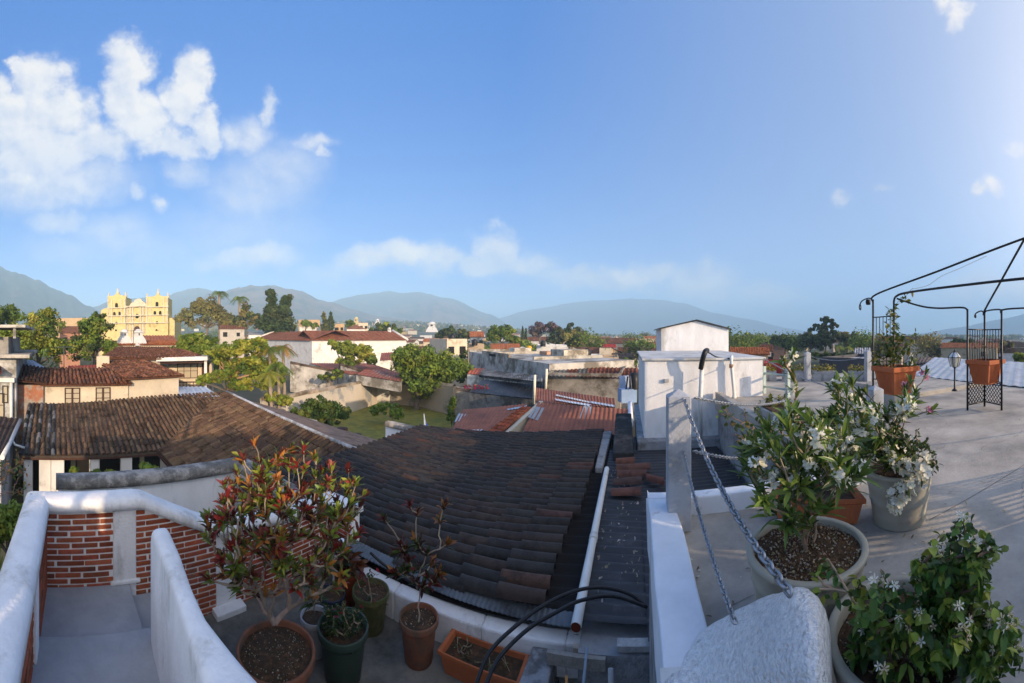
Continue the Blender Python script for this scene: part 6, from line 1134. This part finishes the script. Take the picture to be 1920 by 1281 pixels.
# far planters with yellow-green hedging
for a, b, lab in ((1436, 1456, 'short cement flower box beside the teal railing'), (1466, 1517, 'cement flower box left of the first slim post'), (1522, 1567, 'long cement flower box right of the first slim post'), (1589, 1632, 'cement flower box next to the gazebo')):
    A = PZ(a, 715, 0); B = PZ(b, 715, 0); U = (B - A).normalized(); N = Vector((-U.y, U.x, 0)); W = (B - A).length; C = (A + B) / 2 + N * .3
    t = thing('flower_box', lab, 'planter', C, 'cement flower boxes along the far terrace edge'); mb = MB(); mb.prism([A + Z3 * .30, B + Z3 * .30, B + N * .6 + Z3 * .30, A + N * .6 + Z3 * .30], .3); mb.build('box', m_grey, t, bev=.02)
    mb = MB()
    for _ in range(int(260 * W)):
        p = C + U * ru(-W / 2, W / 2) * .95 + N * ru(-.25, .25) + Z3 * (.31 + ru(0, .22) * (.6 + .4 * math.sin(ru(0, 6)))); leaf(mb, p, (rvec() + Z3 * .8).normalized(), rvec(), .08, .04, jit(random.choice([(.26, .22, .02), (.16, .16, .02), (.32, .26, .03), (.06, .08, .02)]), .2), .2)
    mb.build('leaves', m_leaf, t)
mt = mat('pale teal paint', (.33, .42, .42), .6, .2, 5); mb = MB(); P = [PZ(1432, 738, 0), PZ(1477, 745, 0)]
for y0, y1 in ((.52, .47), (.18, .13)): mb.tube([P[0] + Z3 * y0, P[1] + Z3 * y0], .03, 6)
for q in (0, 1): mb.box(P[q] + Z3 * .35, (.09, .09, .7))
tag(mb.build('teal_railing', mt), 'pale teal low railing at the right corner of the utility room', 'railing')
# pale sheet roof on the far right
slab('sheet_roof', 'wide pale ribbed sheet roof beyond the terrace at the far right', 'roof', [(1752, 670, 24), (1935, 680, 20), (1940, 727, 10.2), (1706, 703, 14)], .1, m_sheet, (.36, .40, .46), corrug=(.5, .012), under=((.3, .3, .3), .6))
slab('sheet_roof', 'low brown roof edge between the far post and the pale sheet roof', 'roof', [(1712, 672, 30), (1748, 670, 30), (1738, 681, 22), (1708, 683, 22)], .1, m_rt, (.16, .12, .10), corrug=(.3, .03), under=((.4, .36, .3), 1))
mb = MB(); mb.prism([PR(1860, 725, 11.2), PR(1945, 738, 9.9), PR(1945, 738, 10.4), PR(1860, 725, 11.8)], .9, (1.2, 1.2, 1.25)); tag(mb.build('low_wall', m_grey), 'low grey wall under the edge of the pale sheet roof', 'wall')
# ---------------------------------------------------------------- iron gazebo
t = thing('iron_gazebo', 'open black wrought iron gazebo frame with trellis corner panels', 'gazebo', (6.2, 1.6, 0))
H = 2.28; P1, P2 = PG(1637, 7.9, 0), PG(1676, 7.35, 0); P3, P4, P5 = PG(1814, 7.25, 0), PG(1846, 7.66, 0), PG(1878, 7.25, 0); P0 = Vector((4.75, -.05, 0)); P6 = Vector((7.3, -.8, 0)); AP = Vector((5.88, 1.02, 3.06))
def pole(p, h, r_=.022, nm='post'): mb = MB(); mb.tube([p, p + Z3 * h], r_, 8); return mb.build(nm, m_iron, t)
for p, h in ((P1, 2.26), (P2, 2.18), (P3, 2.0), (P4, 2.0), (P5, 2.0), (P0, 2.2), (P0 + Vector((.1, -.55, 0)), 2.2), (P6, 2.2)): pole(p, h)
def rod(pts, r_=.02, nm='rafter', k=6): mb = MB(); mb.tube(spline(pts, k), r_, 8); return mb.build(nm, m_iron, t)
rod([P1 + Z3 * 2.2, P1 + Z3 * 2.27 + (AP - P1) * .03, P1.lerp(AP, .5) + Z3 * (1.14 + .0), AP]); 
rod([P2 + Z3 * 2.16, P2 + Z3 * 2.26 + (P0 - P2) * .02, P2.lerp(P0, .12) + Z3 * 2.30, P2.lerp(P0, .5) + Z3 * 2.29, P0 + Z3 * 2.28], .022, 'beam')
rod([P2.lerp(P3, .04) + Z3 * 2.22, P2.lerp(P3, .35) + Z3 * 2.07, P2.lerp(P3, .6) + Z3 * 2.02, P3.lerp(P2, .06) + Z3 * 2.03, P3 + Z3 * 1.96], .018, 'beam')
rod([P4 + Z3 * 1.9, P4 + Z3 * 2.0, P4.lerp(AP, .5) + Z3 * 1.0, AP], .02)
rod([P4 + Z3 * 1.92, P4.lerp(P5, .12) + Z3 * 1.99, P4.lerp(P5, .8) + Z3 * 2.0, P5 + Z3 * 1.97], .016, 'beam'); rod([P5 + Z3 * 1.9, P5 + Z3 * 2.0 + (P6 - P5) * .04, P5.lerp(P6, .5) + Z3 * 2.04, P6 + Z3 * 2.1], .018, 'beam')
rod([P0 + Z3 * 2.2, AP], .02); rod([P6 + Z3 * 2.15, AP], .02)
for c_, d, s_ in ((P1 + Z3 * 2.24, (P1 - P2).normalized(), .26), (P4 + Z3 * 1.93, Vector((-.75, .66, 0)), .12)):
    pts = [c_, c_ + d * s_ * .6 + Z3 * .06, c_ + d * s_ * 1.6 + Z3 * .02, c_ + d * s_ * 2.0 - Z3 * s_ * .35] + [c_ + d * s_ * (1.86 + .14 * math.cos(k * 1.0) * (1 - k / 9)) - Z3 * s_ * (.45 + .22 * math.sin(k * 1.0)) for k in range(1, 6)]
    rod(pts, .014, 'scroll', 4)
mb = MB(); mb.lathe([(.01, -.07), (.05, -.06), (.06, 0), (.05, .05), (.01, .06)], P1 + Z3 * 2.22 + (P1 - P2).normalized() * .18, 8); mb.build('finial', m_iron, t)
def trellis(A, B, z0, z1, n, nm='trellis', lat=False):
    mb = MB(); U = (B - A); 
    for z in (z0, z1): mb.tube([A + Z3 * z, B + Z3 * z], .012, 6)
    if not lat:
        for k in range(1, n): p = A + U * k / n; mb.tube([p + Z3 * z0, p + Z3 * z1], .009, 5)
    else:
        W = U.length; h = z1 - z0; U_ = U / W; k = n
        for sg in (0, 1):
            for i in range(-k, k + 1):
                a0 = i / k * W; pts = []
                for s_ in [0, 1]:
                    x = a0 + s_ * h
                    pts.append((x, s_ * h))
                (xa, za), (xb, zb) = pts
                if xb <= 0 or xa >= W: continue
                ta = max(0, -xa / h); tb = min(1, (W - xa) / h); f = lambda t_: (xa + t_ * h, t_ * h)
                p, q = f(ta), f(tb); g = lambda w_: A + U_ * (w_[0] if not sg else W - w_[0]) + Z3 * (z0 + w_[1]); mb.tube([g(p), g(q)], .009, 4)
    return mb.build(nm, m_iron, t)
trellis(P1, P2, .55, 1.87, 6); trellis(P3, P4, .55, 1.6, 7); trellis(P4, P5, .55, 1.6, 6)
trellis(P3, P4, .10, .52, 6, 'lattice', True); trellis(P4, P5, .10, .52, 6, 'lattice', True)
trellis(P0, P0 + Vector((.1, -.55, 0)), .55, 1.6, 7); trellis(P0, P0 + Vector((.1, -.55, 0)), .1, .52, 6, 'lattice', True)
def sqpot(lab, c, W, z0, H):
    t = thing('square_planter', lab, 'planter', c + Z3 * z0); a = azr(0); d = GU; e = -GV; mb = MB(); o = []
    for k, z in ((.62, 0), (.86, .80), (.90, .82), (1, .83), (1, 1), (.9, 1), (.86, .85)):
        for i, j in ((-1, -1), (1, -1), (1, 1), (-1, 1)): o.append(c + (d * i + e * j) * W / 2 * k + Z3 * (z0 + H * z))
    mb.add(o, [(3, 2, 1, 0)] + [(j * 4 + i, j * 4 + (i + 1) % 4, (j + 1) * 4 + (i + 1) % 4, (j + 1) * 4 + i) for j in range(6) for i in range(4)])
    for s_ in (-1, 1):
        for k in range(11):
            x = (k / 10 - .5) * 1.4
            for A_, B_ in ((e, d), (d, e)): mb.tube([c + (A_ * s_ * .645 + B_ * x * .62) * W / 2 + Z3 * (z0 + .03), c + (A_ * s_ * .865 + B_ * x * .86) * W / 2 + Z3 * (z0 + H * .79)], .007, 4)
    mb.build('body', m_terra, t, bev=.006); mb = MB(); mb.box(c + Z3 * (z0 + H * .9), (W * .86, W * .86, .02), GU, -GV); mb.build('soil', m_soil, t); return t
c1 = PG(1679, 6.95, 0); sqpot('large square terracotta planter in the left gazebo corner', c1, .66, .38, .52)
mb = MB(); mb.box(c1 + Z3 * .19, (.4, .4, .38), GU, -GV); tag(mb.build('pedestal', m_conc), 'cement pedestal under the large square terracotta planter', 'pedestal')
c2 = PG(1848, 7.32, 0); sqpot('square terracotta planter above the iron lattice at the right gazebo corner', c2, .58, .52, .48)
b0 = c1 + Z3 * .86; tips = tipsin([(1658, 640, 20, 34), (1690, 640, 18, 30), (1700, 655, 20, 20), (1655, 665, 22, 18), (1672, 600, 12, 24)], 44, 7.1, .25) + [PR(1690, 560, 7.4), PR(1678, 575, 7.4), PR(1665, 580, 7.4), PR(1700, 557, 7.3), PR(1712, 540, 7.3), PR(1716, 625, 7.1)]
plant('climbing_plant', 'climber with yellow-green leaves winding up the left gazebo trellis', 'climber', b0, tips, [(.08, .13, .02), (.14, .17, .03), (.24, .22, .04), (.05, .09, .02)], (.09, .15), .5, 8, .014, (.30, .22, .14), style='bushy', up=0)
mb = MB(); mb.tube(spline([PR(1712, 542, 7.3), PR(1740, 535, 7.0), PR(1765, 518, 6.8), PR(1800, 503, 6.5), PR(1850, 480, 6.2)], 6), .004, 4, (.35, .3, .25)); tag(mb.build('dry_tendril', m_bark), 'dry tendril strung under the long gazebo rafter', 'tendril')
plant('bare_twigs', 'small bare twigs in the right square planter', 'plant', c2 + Z3 * .95, [c2 + Vector((ru(-.15, .15), ru(-.15, .15), ru(1.2, 1.5))) for _ in range(5)], [(.10, .12, .04)], (.04, .07), .4, 3, .01, (.3, .22, .18))
# garden lamp
c = PG(1790, 9.1, .11); t = thing('garden_lamp', 'black garden lamp post with six-sided glass lantern on the grey kerb', 'lamp', c); mb = MB(); mb.lathe([(.0, 0), (.08, 0), (.07, .03), (.025, .06), (.018, .55), (.03, .56), (.02, .58), (.06, .585), (.06, .60), (0, .60)], c, 10); mb.build('pole', m_iron, t)
mb = MB(); z = .60
for k in range(6):
    a = k * math.pi / 3; p0 = c + Vector((math.cos(a) * .10, math.sin(a) * .10, z)); p1 = c + Vector((math.cos(a) * .17, math.sin(a) * .17, z + .24)); mb.tube([p0, p1], .009, 5); mb.tube([p1, c + Vector((math.cos(a) * .07, math.sin(a) * .07, z + .36))], .008, 5); a2 = a + math.pi / 3; mb.tube([p1, c + Vector((math.cos(a2) * .17, math.sin(a2) * .17, z + .24))], .009, 5)
mb.lathe([(.07, .36 + z), (.03, .39 + z), (.012, .43 + z), (.001, .46 + z)], c, 6); mb.build('lantern_frame', m_iron, t)
mb = MB(); mb.lathe([(.09, z + .005), (.16, z + .24)], c, 6, (.55, .56, .50), False); mb.build('glass', mat('lamp glass', (.9, .9, .9), .3, .1, 3, spec=.6), t); mb = MB(); mb.lathe([(.168, z + .245), (.07, z + .355)], c, 6, (.75, .78, .8), False); mb.build('lantern_roof', MATS['lamp glass'], t)
# ---------------------------------------------------------------- unseen low wall and railing, added behind the camera to shade this corner
def SW(s_, w, z): return Vector((math.cos(math.pi / 4) * s_ + w * math.sin(SUN_AZ), math.cos(math.pi / 4) * s_ - w * math.sin(SUN_AZ) * 1.0, z))
def sw(s_, w, z): e1 = Vector((.7071, .7071, 0)); e2 = Vector((.7071, -.7071, 0)); return e1 * (s_ / 1.4142) + e2 * w + Z3 * z
t = thing('shade_wall', 'added white stepped wall with railing, unseen behind the camera, shading the terrace corner', 'building', sw(0, 4, 0)); mb = MB()
def pr2(s0, s1, w0, w1, z): mb.prism([sw(s0, w0, z), sw(s1, w0, z), sw(s1, w1, z), sw(s0, w1, z)], z + 2 if s1 < -1 else z)
pr2(-1.7, 3.35, 3.0, 3.3, 1.5); pr2(-9, -1.75, 3.0, 3.3, 1.22); pr2(-2.9, -2.55, 2.98, 3.32, 2.3); pr2(-2.1, -1.95, 2.98, 3.32, 2.1)  # tall narrow pieces shaped to cut the light into stripes
mb.build('wall', m_white, t); mb = MB()
for k in range(7): mb.tube([sw(3.4 + .115 * k, 3.1, 0), sw(3.4 + .115 * k, 3.1, .95)], .02, 5)
for k in range(5): mb.tube([sw(3.37, 3.1, .2 + .17 * k), sw(4.15, 3.1, .2 + .17 * k)], .03, 5)
mb.tube([sw(4.15, 3.1, 0), sw(4.15, 3.1, 1.1)], .06, 6); mb.build('railing', m_iron, t)

# fallen leaves and petals on the terrace, roof clutter in the town
mb = MB(); random.seed(77)
for k in range(260):
    if rnd() < .6: a_ = ru(0, 6.28); q = random.choice([PG(1514, 1.8, 0), PG(1686, 2.93, 0), PG(1702, 1.37, 0)]); p = q + Vector((math.cos(a_), math.sin(a_), 0)) * ru(.28, .8)
    else: p = G(ru(.6, 6), ru(.5, 6), 0) if rnd() < .7 else G(ru(.5, 2.9), .36 + ru(0, .06), 0)
    if p.dot(GV) < .36 or (p.dot(GU) > 2.9 and p.dot(GV) < 2.15): continue
    leaf(mb, Vector((p.x, p.y, .008)), Vector((ru(-1, 1), ru(-1, 1), .12)), Z3, ru(.02, .05), .012, jit(random.choice([(.16, .10, .04), (.25, .20, .06), (.6, .58, .5), (.10, .07, .04)]), .2), -.1)
mb.build('fallen_leaves', m_leaf, kind='stuff')
for i, (px, y, r_, h) in enumerate(((620, 624, 80, 2.6), (700, 622, 82, 2.2), (1042, 648, 75, 2.4), (1095, 668, 48, 1.6), (858, 636, 60, 2.4), (948, 654, 85, 2.6), (1135, 654, 70, 2.2), (250, 652, 38, 1.8), (120, 692, 26, 1.6), (1150, 671, 46, 1.8))):
    c = PR(px, y, r_); mb = MB(); mb.tube([c - Z3 * .3, c + Z3 * h], .035, 5); d = Vector((math.cos(i), math.sin(i), 0))
    for k in range(5): q = c + Z3 * (h - .05) + d * (k * .28 - .5); e = d.cross(Z3) * (.5 - k * .06); mb.tube([q - e, q + e], .018, 4)
    mb.tube([c + Z3 * (h - .05) - d * .55, c + Z3 * (h - .05) + d * .7], .02, 4); tag(mb.build('roof_aerial', m_flash), 'thin television aerial ' + where(px) + (' on the near roofs' if r_ < 50 else ' on a farther roof'), 'aerial', 'television aerials on the roofs')
for px, y, r_, lab in ((1018, 650, 74, 'black round water tank on the flat white house'), (1100, 672, 46.5, 'black round water tank on the long white house'), (848, 640, 61, 'black round water tank on the white box house'), (890, 648, 71, 'black round water tank on the beige house')):
    c = PR(px, y, r_); mb = MB(); mb.lathe([(0, 0), (.55, 0), (.57, .3), (.54, .34), (.57, .38), (.56, 1.0), (.3, 1.2), (.15, 1.22), (.14, 1.3), (0, 1.3)], c, 14); tag(mb.build('water_tank', m_hose), lab, 'water tank')

# hairline cracks and patched joints in the terrace screed
mb = MB(); random.seed(11)
def crack(u, v, a, n, st, w):
    pts = [(u, v)]
    for k in range(n): a += ru(-.5, .5); u += math.cos(a) * st; v += math.sin(a) * st; pts.append((u, v))
    for (p, q) in zip(pts, pts[1:]):
        d = Vector((q[0] - p[0], q[1] - p[1], 0)).normalized(); w1 = w * ru(.5, 1.2); w2 = w * ru(.5, 1.2)
        mb.add([G(p[0] - d.y * w1, p[1] + d.x * w1, .004), G(p[0] + d.y * w1, p[1] - d.x * w1, .004), G(q[0] + d.y * w2, q[1] - d.x * w2, .004), G(q[0] - d.y * w2, q[1] + d.x * w2, .004)], [(0, 1, 2, 3)])
for u, v, a, n in ((3.4, 2.3, 1.5, 34), (1.4, 2.6, .4, 30), (5.2, 2.3, 1.3, 36), (2.6, 3.8, .2, 24), (.6, .5, .5, 14), (4.5, 5.0, 2.4, 20), (1.9, .5, 1.2, 12)): crack(u, v, a, n, .06, .0018)
for u in (2.0, 4.6, 7.2): mb.add([G(u, 2.1, .0042), G(u, 9.3, .0042), G(u + .006, 9.3, .0042), G(u + .006, 2.1, .0042)], [(0, 1, 2, 3)])
mb.build('terrace_cracks', mat('crack dirt', (.14, .13, .125), .95, .3, 9), org=(0, 0, 0), kind='structure')
